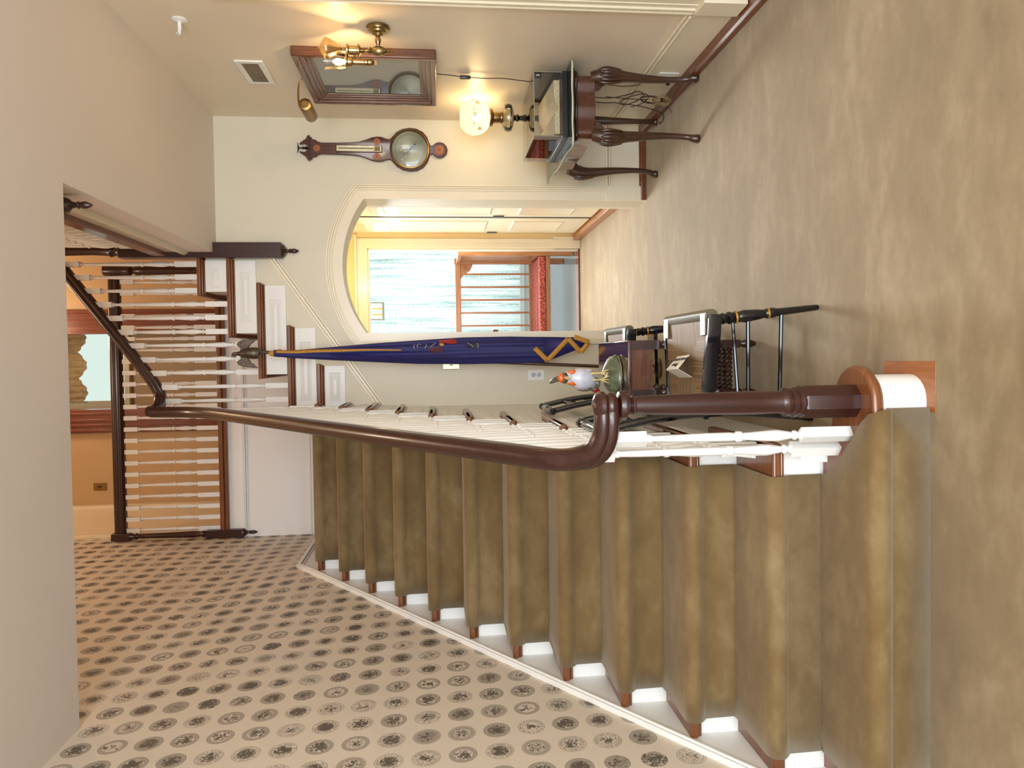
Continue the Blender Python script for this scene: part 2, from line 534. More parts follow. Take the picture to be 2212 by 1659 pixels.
# baseboards of the right and back walls
def base_run(name, pts, inward):
    pass
m = MB()
m.box(XR - .02, XR, 3.47, YB, .0, .235)
for z, d in ((.235, .022), (.252, .034), (.268, .022)): m.box(XR - d, XR, 3.47, YB, z, z + .013)
m.box(AX1 + .095, XR, YB - .02, YB, 0, .245)
for z, d in ((.245, .022), (.260, .032), (.275, .020)): m.box(AX1 + .095, XR, YB - d, YB, z, z + .012)
struct('baseboard_right', m, CREAM, bevel=.003)
m = MB()
m.prism([(XR, 0), (1.588, 0), (1.588, .03), (1.60, .042), (XR, .05)], 'xz', YN, YB)
m.prism([(YB, 0), (YB - .04, 0), (YB - .04, .035), (YB - .03, .046), (YB, .05)], 'yz', AX1 + .0, XR)
struct('baseboard_back', m, OAKY, bevel=.003)

# casing of the arch
def casing(prof, ymax):
    """prof: list of (offset outward, protrusion)"""
    arc = arcpts(22)
    path = [(AX1, 0, 1, 0), (AX1, arc[0][1], None, None)]
    rows = []
    def row(px, pz, qx, qz):
        rows.append([(px + (qx - px) * t, ymax - d, pz + (qz - pz) * t) for t, d in prof])
    w = .095
    row(AX1, .05, AX1 + w, .05)
    zo = AZ + math.sqrt((AR + .112) ** 2 - (AX1 + w - ACX) ** 2)
    row(AX1, arc[0][1], AX1 + w, zo)
    a0 = math.asin((AX1 - ACX) / AR); a1 = math.asin((AX1 + w - ACX) / (AR + .112))
    n = 22
    for i in range(1, n):
        a = a0 - 2 * a0 * i / n; b = a1 - 2 * a1 * i / n
        row(ACX + AR * math.sin(a), AZ + AR * math.cos(a), ACX + (AR + .112) * math.sin(b), AZ + (AR + .112) * math.cos(b))
    row(AX0, arc[-1][1], AX0 - w, zo)
    row(AX0, .05, AX0 - w, .05)
    return rows
prof = [(0, 0), (0, .018), (.60, .018), (.62, .026), (.68, .026), (.70, .018), (.76, .018), (.78, .03), (.84, .03), (.86, .022), (.9, .022), (.92, .034), (1., .034), (1., 0)]
rows = casing(prof, YB)
m = MB(); vs = [p for r in rows for p in r]; k = len(prof)
fs = [(i * k + j, i * k + j + 1, (i + 1) * k + j + 1, (i + 1) * k + j) for i in range(len(rows) - 1) for j in range(k - 1)]
m.add(vs, fs)
m.box(AX1 - .002, AX1 + .1, YB - .036, YB, .0, .285); m.box(AX0 - .1, AX0 + .002, YB - .036, YB, 0, .30)
struct('trim_4', m, CREAM, smooth=25)

# casing of the opening at the right edge of the view
m = MB()
m.box(XR - .022, XR, 3.30, 3.44, .05, 2.5)
for y, d in ((3.44, .030), (3.452, .022), (3.40, .032), (3.36, .026)): m.box(XR - d, XR, y, y + .012, .05, 2.5)
m.box(XR - .05, XR, 3.28, 3.41, .05, .26)
struct('trim_5', m, CREAM, bevel=.003)

# sloping moulding under the second flight
m = MB()
def sl(x): return 2.600 + .69 * (x - .699)
for (o0, o1, d) in ((0, .016, .012), (.020, .042, .022), (.046, .062, .012)):
    m.prism([(XE, sl(XE) + o0), (.70, sl(.70) + o0), (.70, sl(.70) + o1), (XE, sl(XE) + o1)], 'xz', YB - d, YB)
struct('trim_6', m, CREAM, bevel=.002)

# ------------------------------------------------------------------ vestibule
YI = 7.65
m = MB(); m.box(1.29, 1.36, YB + .22, 5.62, 0, 2.5); m.box(1.29, 1.36, 7.5, YI + .1, 0, 2.5); m.box(1.35, 1.4, YB + .22, YI + .1, 0, 2.5)
m.box(AX1 + .0, 1.36, YB + .22, 5.46, 0, 2.5)
struct('wall_vestibule_right', m, CREAM)
m = MB(); m.box(.02, .08, YB + .22, YI + .1, 0, 2.5)
struct('wall_vestibule_left', m, CREAM)
m = MB(); m.box(.02, 1.4, YB + .1, YI + .1, 2.5, 2.53)
struct('ceiling_vestibule', m, m_plain('vestibule_ceiling', lin(236, 214, 170), .5, var=.02))
IX0, IX1, IZ = .17, 1.13, 2.225
m = MB(); m.prism([(.02, 0), (IX0, 0), (IX0, IZ), (IX1, IZ), (IX1, 0), (1.4, 0), (1.4, 2.5), (.02, 2.5)], 'xz', YI, YI + .12)
struct('wall_vestibule_back', m, m_plain('vestibule_wall', lin(236, 208, 152), .5, var=.02))
m = MB()
m.box(IX1, IX1 + .105, YI - .02, YI, 0, IZ + .105); m.box(IX0 - .1, IX0, YI - .02, YI, 0, IZ + .105); m.box(IX0, IX1, YI - .02, YI, IZ, IZ + .105)
for k, d in ((.02, .024), (.045, .024), (.088, .034)):
    m.box(IX1 + k, IX1 + k + .012, YI - d, YI, 0, IZ + k); m.box(IX0 - k - .012, IX1 + k + .012, YI - d, YI, IZ + k, IZ + k + .012)
m.box(IX0 - .14, IX1 + .14, YI - .045, YI, IZ + .105, IZ + .13)
m.box(IX1 - .012, IX1, YI, YI + .12, 0, IZ); m.box(IX0, IX0 + .012, YI, YI + .12, 0, IZ); m.box(IX0, IX1, YI, YI + .12, IZ - .012, IZ)
m.box(IX1 + .0, IX1 + .125, YI - .03, YI, 0, .29)
struct('trim_7', m, CREAM, bevel=.002)
# dark threshold
m = MB(); m.box(IX0, IX1, YI - .01, YI + .14, 0, .018)
struct('trim_8', m, OAKY)
# panelled doors on the right of the vestibule
def pdoor(name, y0, y1, z1):
    t = bpy.data.objects.new(name, None); COL.objects.link(t); t.location = (1.29, (y0 + y1) / 2, .06); t['kind'] = 'structure'; ORIG[t.name] = Vector(t.location)
    L = y1 - y0; a = .11
    m = MB(); m.box(1.268, 1.29, y0, y1, .09, z1)
    obj('door_leaf', m, CREAM, t, bevel=.003)
    for z0, zz in ((.30, .80), (1.02, 1.86), (1.95, z1 - .12)):
        m = MB()
        m.add([(1.268, y0 + a, z0), (1.268, y1 - a, z0), (1.268, y1 - a, zz), (1.268, y0 + a, zz),
               (1.258, y0 + a + .02, z0 + .02), (1.258, y1 - a - .02, z0 + .02), (1.258, y1 - a - .02, zz - .02), (1.258, y0 + a + .02, zz - .02),
               (1.266, y0 + a + .05, z0 + .05), (1.266, y1 - a - .05, z0 + .05), (1.266, y1 - a - .05, zz - .05), (1.266, y0 + a + .05, zz - .05)],
              [(0, 1, 5, 4), (1, 2, 6, 5), (2, 3, 7, 6), (3, 0, 4, 7), (4, 5, 9, 8), (5, 6, 10, 9), (6, 7, 11, 10), (7, 4, 8, 11), (8, 9, 10, 11)])
        obj('raised_panel', m, CREAM, t, smooth=15)
    m = MB(); m.box(1.256, 1.268, y1 - .05, y1 - .025, .90, 1.0)
    obj('flush_pull', m, BLACK, t)
    return t
pdoor('door_1', 5.66, 6.62, 2.2)
pdoor('door_2', 6.70, 7.46, 2.2)
m = MB(); m.box(1.275, 1.35, 6.62, 6.70, .06, 2.2)
struct('trim_9', m, m_plain('dark_gap', lin(20, 16, 12), .7))
m = MB(); m.box(1.215, 1.292, 5.46, YI - .03, 0, .075); m.box(1.12, 1.215, YB + .22, 5.5, 0, .05)
struct('baseboard_vestibule', m, HONEY, bevel=.004)
# open door on the left of the vestibule, seen edge on
t = bpy.data.objects.new('door_3', None); COL.objects.link(t); t.location = (.13, 6.2, 0); t['kind'] = 'structure'; ORIG[t.name] = Vector(t.location)
m = MB(); m.box(.11, .15, 5.6, 6.6, .01, 2.15); obj('door_leaf', m, WHITE, t, bevel=.002)
m = MB(); m.lathe([(.022, 0), (.022, .004), (.008, .008), (.008, .03), (.02, .038), (.026, .048), (.022, .058), (.006, .062)], (.15, 5.72, 1.06), 14, R3((0, 1, 0), (1, 0, 0)))
obj('door_knob', m, BRASSD, t)
# ------------------------------------------------------------------ staircase (lower flight)
st = thing('staircase', 'lower flight of brown wooden treads and white risers climbing along the papered wall', 'stairs', ((XL + XT) / 2, D, 0))
NB = Vector((-.157, 2.188, 0))       # newel centre on the curtail step
def curtail(r, front, zz):
    pts = [(XS - .004, front), (-.36, front)]
    n = 14
    # straight front, then the round end about the newel
    pts[-1] = (NB.x - .02, NB.y - r)
    for i in range(n + 1):
        a = -PI / 2 + PI * i / n
        pts.append((NB.x + r * math.cos(a), NB.y + r * math.sin(a)))
    pts += [(-.25, NB.y + r + .02), (XE, D + T + .03), (XS - .004, D + T + .03)]
    return pts
m = MB(); pl = curtail(.112, NB.y - .112, 0); pl[0] = (XS - .004, nose(1)); pl[1] = (NB.x - .10, nose(1) + .003)
m.prism(pl, 'xy', RI - .034, RI)
obj('tread', m, OAK, st, bevel=.011, seg=3)
m = MB(); pl = curtail(.094, NB.y - .094, 0); pl[0] = (XS - .004, D); pl[1] = (NB.x - .10, D - .004)
m.prism(pl, 'xy', RI - .046, RI - .034)
obj('scotia', m, OAK, st, bevel=.004)
m = MB(); pl = curtail(.082, NB.y - .082, 0); pl[0] = (XS - .004, D + .012); pl[1] = (NB.x - .08, D + .008)
m.prism(pl, 'xy', .0, RI - .046)
obj('riser', m, WHITE, st, bevel=.002)
for k in range(2, 13):
    z = k * RI; y0 = nose(k); y1 = y0 + T + .05 if k < 12 else YB + .3
    m = MB(); m.box(XS - .004, XT, y0, y1, z - .030, z); m.box(XS - .004, XE + .01, y0 + .012, y0 + .04, z - .046, z - .030)
    obj('tread', m, OAK, st, bevel=.008, seg=3)
    m = MB(); m.box(XS - .004, XE, y0 + .035, y0 + .053, z - RI, z - .034)
    obj('riser', m, WHITE, st)
    # nosing return along the open side with its bracket panel
    m = MB(); e = .60 if k < 12 else YB - y0 - .01
    m.box(XE - .005, XT, y0 + .02, y0 + e, z - .034, z); m.box(XE - .005, XT - .012, y0 + .03, y0 + e - .01, z - .048, z - .034)
    obj('tread_return', m, OAK, st, bevel=.009, seg=3)
    if k < 12:
        m = MB(); a, b = y0 + .04, y0 + .57; c, d = z - RI + .004, z - .048
        m.add([(XE + .016, a, c), (XE + .016, b, c), (XE + .016, b, d), (XE + .016, a, d), (XE + .016, a + .03, c + .03), (XE + .016, b - .03, c + .03), (XE + .016, b - .03, d - .03), (XE + .016, a + .03, d - .03),
               (XE + .024, a + .05, c + .05), (XE + .024, b - .05, c + .05), (XE + .024, b - .05, d - .05), (XE + .024, a + .05, d - .05), (XE, a, c), (XE, b, c), (XE, b, d), (XE, a, d)],
              [(0, 1, 5, 4), (1, 2, 6, 5), (2, 3, 7, 6), (3, 0, 4, 7), (4, 5, 9, 8), (5, 6, 10, 9), (6, 7, 11, 10), (7, 4, 8, 11), (8, 9, 10, 11), (12, 13, 1, 0), (13, 14, 2, 1), (14, 15, 3, 2), (15, 12, 0, 3)])
        obj('bracket_panel', m, WHITE, st, smooth=12)
# string / spandrel panelling that closes the flight towards the hall
m = MB()
m.prism([(D + .22, 0), (YB, 0), (YB, ZL - .05), (nose(12) + .03, ZL - .05), (D + T + .02, RI * 2 - .06), (D + .22, RI * 1 - .06)], 'yz', XE - .03, XE)
obj('string', m, WHITE, st)
# landing deck
m = MB(); m.box(XL, nose2(13) + .04, YB + .28, YL, ZL - .04, ZL)
obj('landing', m, STAIRC, st)

# stair carpet of the lower flight
pts = []   # (y, z, right edge)
pts += [(D - .002, 0, -.176), (D - .006, RI - .06, -.176), (nose(1) + .004, RI - .05, -.176), (nose(1) - .012, RI - .022, -.178), (nose(1) - .008, RI + .002, -.184), (nose(1) + .012, RI + .013, -.192)]
for i in range(1, 9):
    f = i / 8
    pts.append((nose(1) + .012 + (D + T - nose(1) - .012) * f * .98, RI + .013, -.192 - (CR * -1 - .192) * math.sin(f * PI / 2) ** 1.3 if i < 8 else CR))
for k in range(2, 13):
    z = k * RI; yn = nose(k)
    pts += [(yn + .024, z - RI + .022, CR), (yn + .020, z - .06, CR), (yn + .004, z - .046, CR), (yn - .011, z - .030, CR), (yn - .013, z - .010, CR), (yn - .004, z + .008, CR), (yn + .016, z + .014, CR)]
    if k < 12: pts += [(yn + T - .02, z + .013, CR), (yn + T + .012, z + .014, CR)]
pts.append((YB + .3, ZL + .013, CR))
m = MB(); vs = []; NX = 10
for (y, z, xr) in pts:
    for i in range(NX + 1): vs.append((CL + (xr - CL) * i / NX, y, z))
n = len(pts); w = NX + 1
m.add(vs, [(i * w + j, i * w + j + 1, (i + 1) * w + j + 1, (i + 1) * w + j) for i in range(n - 1) for j in range(NX)])
rn = obj('stair_carpet', m, STAIRC, smooth=60)
so = rn.modifiers.new('thick', 'SOLIDIFY'); so.thickness = .012; so.offset = 0
tag(rn, 'tan carpet runner fitted up the middle of the lower flight', 'carpet')

# ------------------------------------------------------------------ second flight
s2 = thing('staircase', 'short upper flight with white panelled step ends above the arch', 'stairs', (.15, YB, ZL))
for k in range(13, 17):
    z = k * RI; x0 = nose2(k)
    m = MB(); m.box(x0, x0 + RUN2 + .06, YB, YL - .004, z - .034, z)
    obj('tread', m, OAK, s2, bevel=.010, seg=3)
    m = MB(); m.box(x0 + .032, x0 + .05, YB + .004, YL - .004, z - RI, z - .034)
    obj('riser', m, OAK if k != 13 else WHITE, s2)
def ret(x0, x1, z, par):
    m = MB(); m.box(x0, x1, YB - .036, YB + .004, z - .026, z); m.box(x0 + .006, x1 - .006, YB - .030, YB, z - .040, z - .026); m.box(x0 + .012, x1 - .012, YB - .022, YB, z - .052, z - .040)
    obj('tread_return', m, OAK, par, bevel=.007, seg=3)
def endpanel(x0, x1, z, par):
    a, b, c, d = x0, x1, z - .19, z - .052
    y = YB - .016
    ii = (b - a) * .16
    m = MB()
    m.add([(a, y, c), (b, y, c), (b, y, d), (a, y, d),
           (a + ii, y, c + .032), (b - ii, y, c + .032), (b - ii, y, d - .032), (a + ii, y, d - .032),
           (a + ii + .006, y + .008, c + .036), (b - ii - .006, y + .008, c + .036), (b - ii - .006, y + .008, d - .036), (a + ii + .006, y + .008, d - .036),
           (a + ii + .05, y - .004, c + .058), (b - ii - .05, y - .004, c + .058), (b - ii - .05, y - .004, d - .058), (a + ii + .05, y - .004, d - .058),
           (a, YB, c), (b, YB, c), (b, YB, d), (a, YB, d)],
          [(0, 1, 5, 4), (1, 2, 6, 5), (2, 3, 7, 6), (3, 0, 4, 7)] + [(4, 5, 9, 8), (5, 6, 10, 9), (6, 7, 11, 10), (7, 4, 8, 11)] + [(8, 9, 13, 12), (9, 10, 14, 13), (10, 11, 15, 14), (11, 8, 12, 15), (12, 13, 14, 15)] + [(16, 17, 1, 0), (17, 18, 2, 1), (18, 19, 3, 2), (19, 16, 0, 3)])
    obj('step_end_panel', m, WHITE, par, smooth=10)
ret(XE - .02, -.034, ZL, s2); endpanel(XE, -.05, ZL, s2)
for k, xr in ((13, .235), (14, .53), (15, .70), (16, .70)):
    x0 = nose2(k)
    ret(x0, xr, k * RI, s2); endpanel(x0 + .03, min(xr - .02, .70), k * RI, s2)

# ------------------------------------------------------------------ balusters and rails
BW = .018
def baluster_mesh(L, base=.165, top=.105, name='baluster', seg=12, ringat=.37):
    m = MB()
    m.box(-BW, BW, -BW, BW, 0, base)
    z = base; rg = ringat
    m.lathe([(.0165, z), (.010, z + .008), (.010, z + .012), (.0155, z + .017), (.0155, z + .024), (.010, z + .029), (.012, z + .036),
             (.0185, z + .075), (.0185, z + .095), (.0125, rg - .03), (.0118, rg - .012), (.0165, rg - .008), (.0178, rg), (.0165, rg + .008), (.0118, rg + .012),
             (.0142, rg + .03), (.0138, rg + .1), (.0092, L - top - .03), (.0092, L - top - .02), (.0135, L - top - .014), (.0135, L - top - .006), (.011, L - top - .004), (.0165, L - top)], (0, 0, 0), seg)
    m.box(-BW, BW, -BW, BW, L - top, L)
    me = fill(name, m, WHITE, Vector((0, 0, 0)), 35)
    return me
RAILP = [(-.033, -.028), (-.026, -.036), (.026, -.036), (.033, -.028), (.034, -.012), (.030, -.004), (.036, .004), (.034, .018), (.024, .030), (.010, .036), (-.010, .036), (-.024, .030), (-.034, .018), (-.036, .004), (-.030, -.004), (-.034, -.012)]
def pendant(m, c, hw, zb):
    """square drop with rounded end and acorn"""
    m.lathe([(hw * 1.30, zb + .03), (hw * 1.28, zb + .018), (hw * 1.0, zb), (hw * .5, zb - .012), (.014, zb - .016), (.010, zb - .03), (.017, zb - .036), (.012, zb - .044), (.016, zb - .056), (.016, zb - .068), (.008, zb - .088), (.002, zb - .096)], (c[0], c[1], 0), 14)

RX = -.333
def zn(y): return ((y - nose(1)) / T + 1) * RI
b1 = thing('stair_balustrade', 'mahogany handrail sweeping up the lower flight on white turned balusters from its newel post', 'balustrade', (NB.x, NB.y, RI))
path = spline([(NB.x + .0, NB.y - .012, 1.000), (-.20, NB.y - .020, 1.000), (-.255, 2.180, 1.005), (-.302, 2.207, 1.030), (-.327, 2.252, 1.085), (RX, 2.31, 1.16), (RX, 2.42, zn(2.42) + .782)], 5)
path += [Vector((RX, y, zn(y) + .782)) for y in (2.7, 3.2, 3.8, 4.4)]
path += spline([(RX, 4.60, zn(4.60) + .782), (RX, 4.76, zn(4.76) + .80), (RX, 4.88, 3.10), (RX, 4.945, 3.24), (RX, 4.985, 3.39)], 5)
m = MB(); m.sweep(RAILP, path)
obj('handrail', m, MAHOGY, b1, smooth=50)
# rounded cap over the newel where the rail ends
m = MB(); m.lathe([(.030, .966), (.036, .968), (.042, .978), (.042, .990), (.038, .996), (.046, 1.006), (.046, 1.018), (.036, 1.032), (.018, 1.039), (.003, 1.040)], (NB.x, NB.y - .012, 0), 24)
obj('rail_cap', m, MAHOG, b1)
m = MB()
m.lathe([(.055, RI), (.055, .365), (.052, .372)], NB, 8, phase=PI / 8)
m.lathe([(.050, .370), (.050, .378), (.044, .384), (.044, .388), (.049, .393), (.049, .401), (.042, .407), (.042, .411), (.046, .416), (.046, .424), (.039, .432), (.036, .44),
         (.0375, .52), (.0350, .68), (.0305, .84), (.0275, .905), (.031, .909), (.031, .914), (.026, .919), (.028, .922), (.034, .927), (.034, .931), (.046, .936), (.047, .946), (.043, .955), (.026, .962), (.026, .97)], NB, 24)
obj('newel_post', m, MAHOG, b1, smooth=30)
for (x, y) in ((-.264, 2.205), (-.318, 2.275)):
    zt = 1.0 if x > -.3 else 1.085
    inst('baluster', baluster_mesh(zt - .03 - RI), (x, y, RI), b1, .6 if x > -.3 else .95)
var = {}
for k in range(2, 12):
    for i, f in enumerate((.055, .145, .235)):
        y = nose(k) + f
        if k == 11 and i == 2: continue
        if i not in var: var[i] = baluster_mesh(zn(y) + .782 - .03 - k * RI, ringat=.35)
        inst('baluster', var[i], (RX, y, k * RI), b1)
inst('baluster', baluster_mesh(zn(4.80) + .80 - .01 - ZL + .1, ringat=.35), (RX, 5.05, ZL), b1)

# upper flight balustrade with the hanging newel
b2 = thing('stair_balustrade', 'dark handrail of the upper flight above the arch ending at a hanging square newel', 'balustrade', (.745, YB - .0, ZL + .5))
def zr2(x): return 3.694 + .735 * (x - .183)
path = spline([(RX + .004, 4.985, 3.395), (-.325, 5.08, 3.40), (-.29, 5.16, 3.405), (-.235, 5.205, 3.415), (-.16, YB + .03, zr2(-.16) + .008), (-.05, YB + .03, zr2(-.05))], 5)
path += [Vector((x, YB + .03, zr2(x))) for x in (.2, .45, .72)]
m = MB(); m.sweep(RAILP, path); obj('handrail', m, MAHOGX, b2, smooth=50)
for i, x in enumerate((-.277, -.18, -.083, .010, .107, .199, .295, .388, .481, .573, .662)):
    k = 13 if x < -.13 else 14 if x < .15 else 15 if x < .43 else 16
    L = max(zr2(x), 3.41) - .03 - k * RI
    me = baluster_mesh(L, base=.16, ringat=.375)
    inst('baluster', me, (x, YB + .03, k * RI), b2)
m = MB()
hw = .052; c = (.745, YB - .03)
m.box(c[0] - hw, c[0] + hw, c[1] - hw, c[1] + hw, 2.56, 3.62)
obj('hanging_newel', m, MAHOG, b2, bevel=.004)
m = MB(); pendant(m, c, .040, 2.548); obj('pendant_drop', m, MAHOG, b2)
m = MB(); m.lathe([(.050, 3.62), (.036, 3.64), (.036, 3.66), (.045, 3.68), (.034, 3.70), (.030, 3.8), (.036, 4.1), (.048, 4.14), (.048, 4.25), (.05, 4.27), (.03, 4.3)], (c[0], c[1], 0), 14)
obj('turned_shaft', m, MAHOG, b2)

# gallery balustrade on the far side of the stairwell
b3 = thing('gallery_balustrade', 'upper hall balustrade of white balusters above the landing wall', 'balustrade', (-.4, YL, ZU))
m = MB()
m.box(XL, .80, YL - .03, YL + .14, 3.312, 3.345); m.box(XL, .80, YL - .045, YL + .14, 3.345, 3.372); m.box(XL, .80, YL - .03, YL + .12, 3.372, 3.386)
obj('base_rail', m, OAK, b3, bevel=.005)
m = MB(); m.sweep([(a * 1.25, b * 1.25) for a, b in RAILP], [(XL + .03, YL + .02, 4.214), (-.6, YL + .02, 4.214), (.76, YL + .02, 4.214)])
obj('handrail', m, MAHOGX, b3, smooth=50)
me = baluster_mesh(.775, base=.185, top=.11, ringat=.375)
x = -1.433
while x < .70:
    inst('baluster', me, (x, YL + .02, 3.386), b3); x += .0955
m = MB()
m.lathe([(.040, 3.37), (.040, 3.42), (.030, 3.55), (.040, 3.95), (.044, 4.02), (.026, 4.05), (.045, 4.07), (.048, 4.10), (.042, 4.12), (.05, 4.15), (.05, 4.24), (.044, 4.28), (.02, 4.29)], (.765, YL + .0, 0), 16)
obj('newel_post', m, MAHOG, b3)
m = MB(); c = (XL + .04, YL - .015)
m.box(c[0] - .034, c[0] + .034, c[1] - .034, c[1] + .034, 3.19, 3.50)
obj('hanging_newel', m, MAHOG, b3, bevel=.004)
m = MB(); m.box(c[0] - .03, c[0] + .03, c[1] - .03, c[1] + .03, 4.12, 4.27); obj('newel_head', m, MAHOG, b3, bevel=.004)
m = MB(); pendant(m, c, .028, 3.178); obj('pendant_drop', m, MAHOG, b3)
m = MB(); m.lathe([(.034, 3.50), (.024, 3.51), (.031, 3.525), (.022, 3.545), (.028, 3.60), (.019, 4.02), (.018, 4.06), (.028, 4.075), (.02, 4.09), (.032, 4.12)], (c[0], c[1], 0), 14)
obj('turned_shaft', m, MAHOG, b3)

# gallery balustrade along the right side of the opening (seen from below)
b4 = thing('gallery_balustrade', 'brown base and balusters edging the right side of the ceiling opening', 'balustrade', (XO, 4.1, ZU))
obj('base_rail', sg_base_mb, OAKY, b4, bevel=.005)
m = MB(); m.sweep(RAILP, [(XO + .03, YF + .05, 4.2), (XO + .03, 4.2, 4.2), (XO + .03, YB - .08, 4.2)]); obj('handrail', m, MAHOGY, b4, smooth=50)
me4 = baluster_mesh(.775, base=.185, top=.11, ringat=.375)
y = YF + .16
while y < YB - .14:
    inst('baluster', me4, (XO + .03, y, ZU + .06), b4); y += .0955
m = MB(); c = (XO - .045, 3.36); hw = .03
m.box(c[0] - hw, c[0] + hw, c[1] - hw, c[1] + hw, 3.10, 3.9)
obj('hanging_newel', m, MAHOG, b4, bevel=.004)
m = MB(); pendant(m, c, .026, 3.09); obj('pendant_drop', m, MAHOG, b4)

# ------------------------------------------------------------------ upper hall behind the gallery
UW = m_wood('upper_door_wood', lin(96, 42, 26), lin(134, 66, 42), 'z', .3, .3)
def door_case(name, x0, x1, w):
    m = MB()
    for a, b, s in ((x0 - w, x0, 1), (x1, x1 + w, -1)):
        m.box(a, b, 7.90, 7.95, ZU - .05, 5.95)
        for f in (.08, .3, .5, .78): m.box(a + (b - a) * f, a + (b - a) * f + .022, 7.885, 7.90, ZU - .05, 5.95)
        m.box(a if s > 0 else a, b, 7.95, 8.05, ZU - .05, 5.95)
    struct(name, m, UW, bevel=.003)
door_case('trim_10', -.49, .29, .245)
# room behind the opening with a bright window
m = MB(); m.prism([(-1.6, ZU - .1), (1.6, ZU - .1), (1.6, 6.3), (-1.6, 6.3)], 'xz', 9.3, 9.4)
struct('wall_upper_far', m, WARMW)
m = MB(); m.box(-1.6, -1.5, 8.05, 9.3, ZU - .1, 6.3); m.box(1.5, 1.6, 8.05, 9.3, ZU - .1, 6.3)
struct('wall_upper_room', m, WARMW)
m = MB(); m.box(-1.6, 1.6, 8.05, 9.3, ZU - .2, ZU - .02)
struct('floor_upper_room', m, m_plain('upper_room_floor', lin(120, 84, 52), .5))
WX0, WX1, WZ0, WZ1 = -.47, .37, 5.30, 6.22
w = bpy.data.objects.new('window_1', None); COL.objects.link(w); w.location = (-.05, 9.29, 5.8); w['kind'] = 'structure'; ORIG[w.name] = Vector(w.location)
m = MB(); m.box(WX0, WX1, 9.285, 9.295, WZ0, WZ1)
obj('pane', m, m_emit('daylit_window_glass', lin(214, 232, 222), .62), w)
m = MB(); m.box(WX0 - .1, WX0, 9.26, 9.30, WZ0, WZ1); m.box(WX1, WX1 + .1, 9.26, 9.30, WZ0, WZ1); m.box(WX0 - .1, WX1 + .1, 9.22, 9.30, WZ0 - .06, WZ0)
obj('window_frame', m, CREAM, w, bevel=.004)
sheer = m_plain('cream_festoon_fabric', lin(222, 200, 158), .7, var=.1)
m = MB()
NXc, NZc = 72, 16; vs = []
for j in range(NZc + 1):
    for i in range(NXc + 1):
        f = i / NXc; s = abs(math.sin(f * PI * 2.6 + .5))
        bot = 5.72 + .10 * (1 - s ** .7)
        top = 6.25
        g = j / NZc
        z = top + (bot - top) * g
        vs.append((WX0 + (WX1 - WX0) * f, 9.20 + .02 * math.sin(g * 40 + s * 5) + .015 * math.sin(f * 70), z))
m.add(vs, [(j * (NXc + 1) + i, j * (NXc + 1) + i + 1, (j + 1) * (NXc + 1) + i + 1, (j + 1) * (NXc + 1) + i) for j in range(NZc) for i in range(NXc)])
tag(obj('festoon_curtain', m, sheer, smooth=60), 'cream festoon curtain gathered over the upstairs window', 'curtain')
# light switch upstairs
t = thing('light_switch', 'brass switch plate on the upstairs wall behind the gallery', 'switch', (-1.30, 7.95, 5.04))
m = MB(); m.box(-1.338, -1.258, 7.943, 7.95, 4.98, 5.11); obj('plate', m, BRASSD, t, bevel=.003)
m = MB(); m.box(-1.306, -1.290, 7.93, 7.943, 5.03, 5.06); obj('toggle', m, BLACK, t)
m = MB(); m.box(XL, XL + .012, 6.62, 7.90, ZU, 5.7); m.box(XL, XL + .03, 6.55, 6.62, ZU, 5.9); m.box(XL, XL + .03, 7.85, 7.95, ZU, 5.9); struct('door_4', m, CREAM, bevel=.004)

# ------------------------------------------------------------------ porch room beyond the vestibule
GREY = m_wood('grey_painted_boards', lin(112, 122, 130), lin(150, 160, 166), 'x', .35, .2)
m = MB(); m.box(-1.6, 3.2, YI + .12, 10.4, -.06, -.004)
struct('floor_porch', m, GREY)
SIDE = m_plain('porch_paint', lin(224, 228, 226), .5)
m = MB(); m.box(-1.6, 3.2, 10.2, 10.3, 0, .35); m.box(-1.7, -1.6, YI + .12, 10.3, 0, 3); m.box(3.2, 3.3, YI + .12, 10.3, 0, 3); m.box(-1.6, 3.2, 10.2, 10.3, 2.75, 3)
struct('wall_porch', m, SIDE)
m = MB(); m.box(-1.7, 3.3, YI + .12, 10.3, 2.9, 3.0)
struct('ceiling_porch', m, SIDE)
# backlit sheer curtain
t = NT('sheer_white_curtain')
v = t.coord()
n1 = t.noise(t.mapping(v, (9, 9, .35)), 3.2, 3, .6)
n2 = t.noise(t.mapping(v, (26, 26, 90)), 1.5, 3, .7)
f = t.math('ADD', t.math('MULTIPLY', n1, .6), t.math('MULTIPLY', n2, .4))
col = t.ramp(f, [(.38, lin(140, 166, 166)), (.5, lin(206, 226, 224)), (.62, lin(250, 252, 250))])
tr = t.node('ShaderNodeBsdfTranslucent'); df = t.node('ShaderNodeBsdfDiffuse'); mx = t.node('ShaderNodeMixShader')
t.link(col, tr.inputs[0]); t.link(col, df.inputs[0]); mx.inputs[0].default_value = .3
t.link(tr.outputs[0], mx.inputs[1]); t.link(df.outputs[0], mx.inputs[2]); t.link(mx.outputs[0], t.out.inputs[0])
CURT = t.m
m = MB(); vs = []; nx, nz = 200, 8
for j in range(nz + 1):
    g = j / nz
    for i in range(nx + 1):
        x = -.35 + 2.3 * i / nx
        amp = .035 * (.5 + .5 * g)
        y = 9.70 + amp * math.sin(x * 34 + .6 * math.sin(x * 9)) + .012 * math.sin(x * 81 + g * 2)
        vs.append((x, y, 2.72 - 2.30 * g))
m.add(vs, [(j * (nx + 1) + i, j * (nx + 1) + i + 1, (j + 1) * (nx + 1) + i + 1, (j + 1) * (nx + 1) + i) for j in range(nz) for i in range(nx)])
tag(obj('sheer_curtain', m, CURT, smooth=60), 'white sheer curtain glowing behind the slatted wooden bench', 'curtain')
m = MB(); m.box(-1.6, 3.2, 10.16, 10.2, .30, .36); struct('trim_11', m, WHITE)

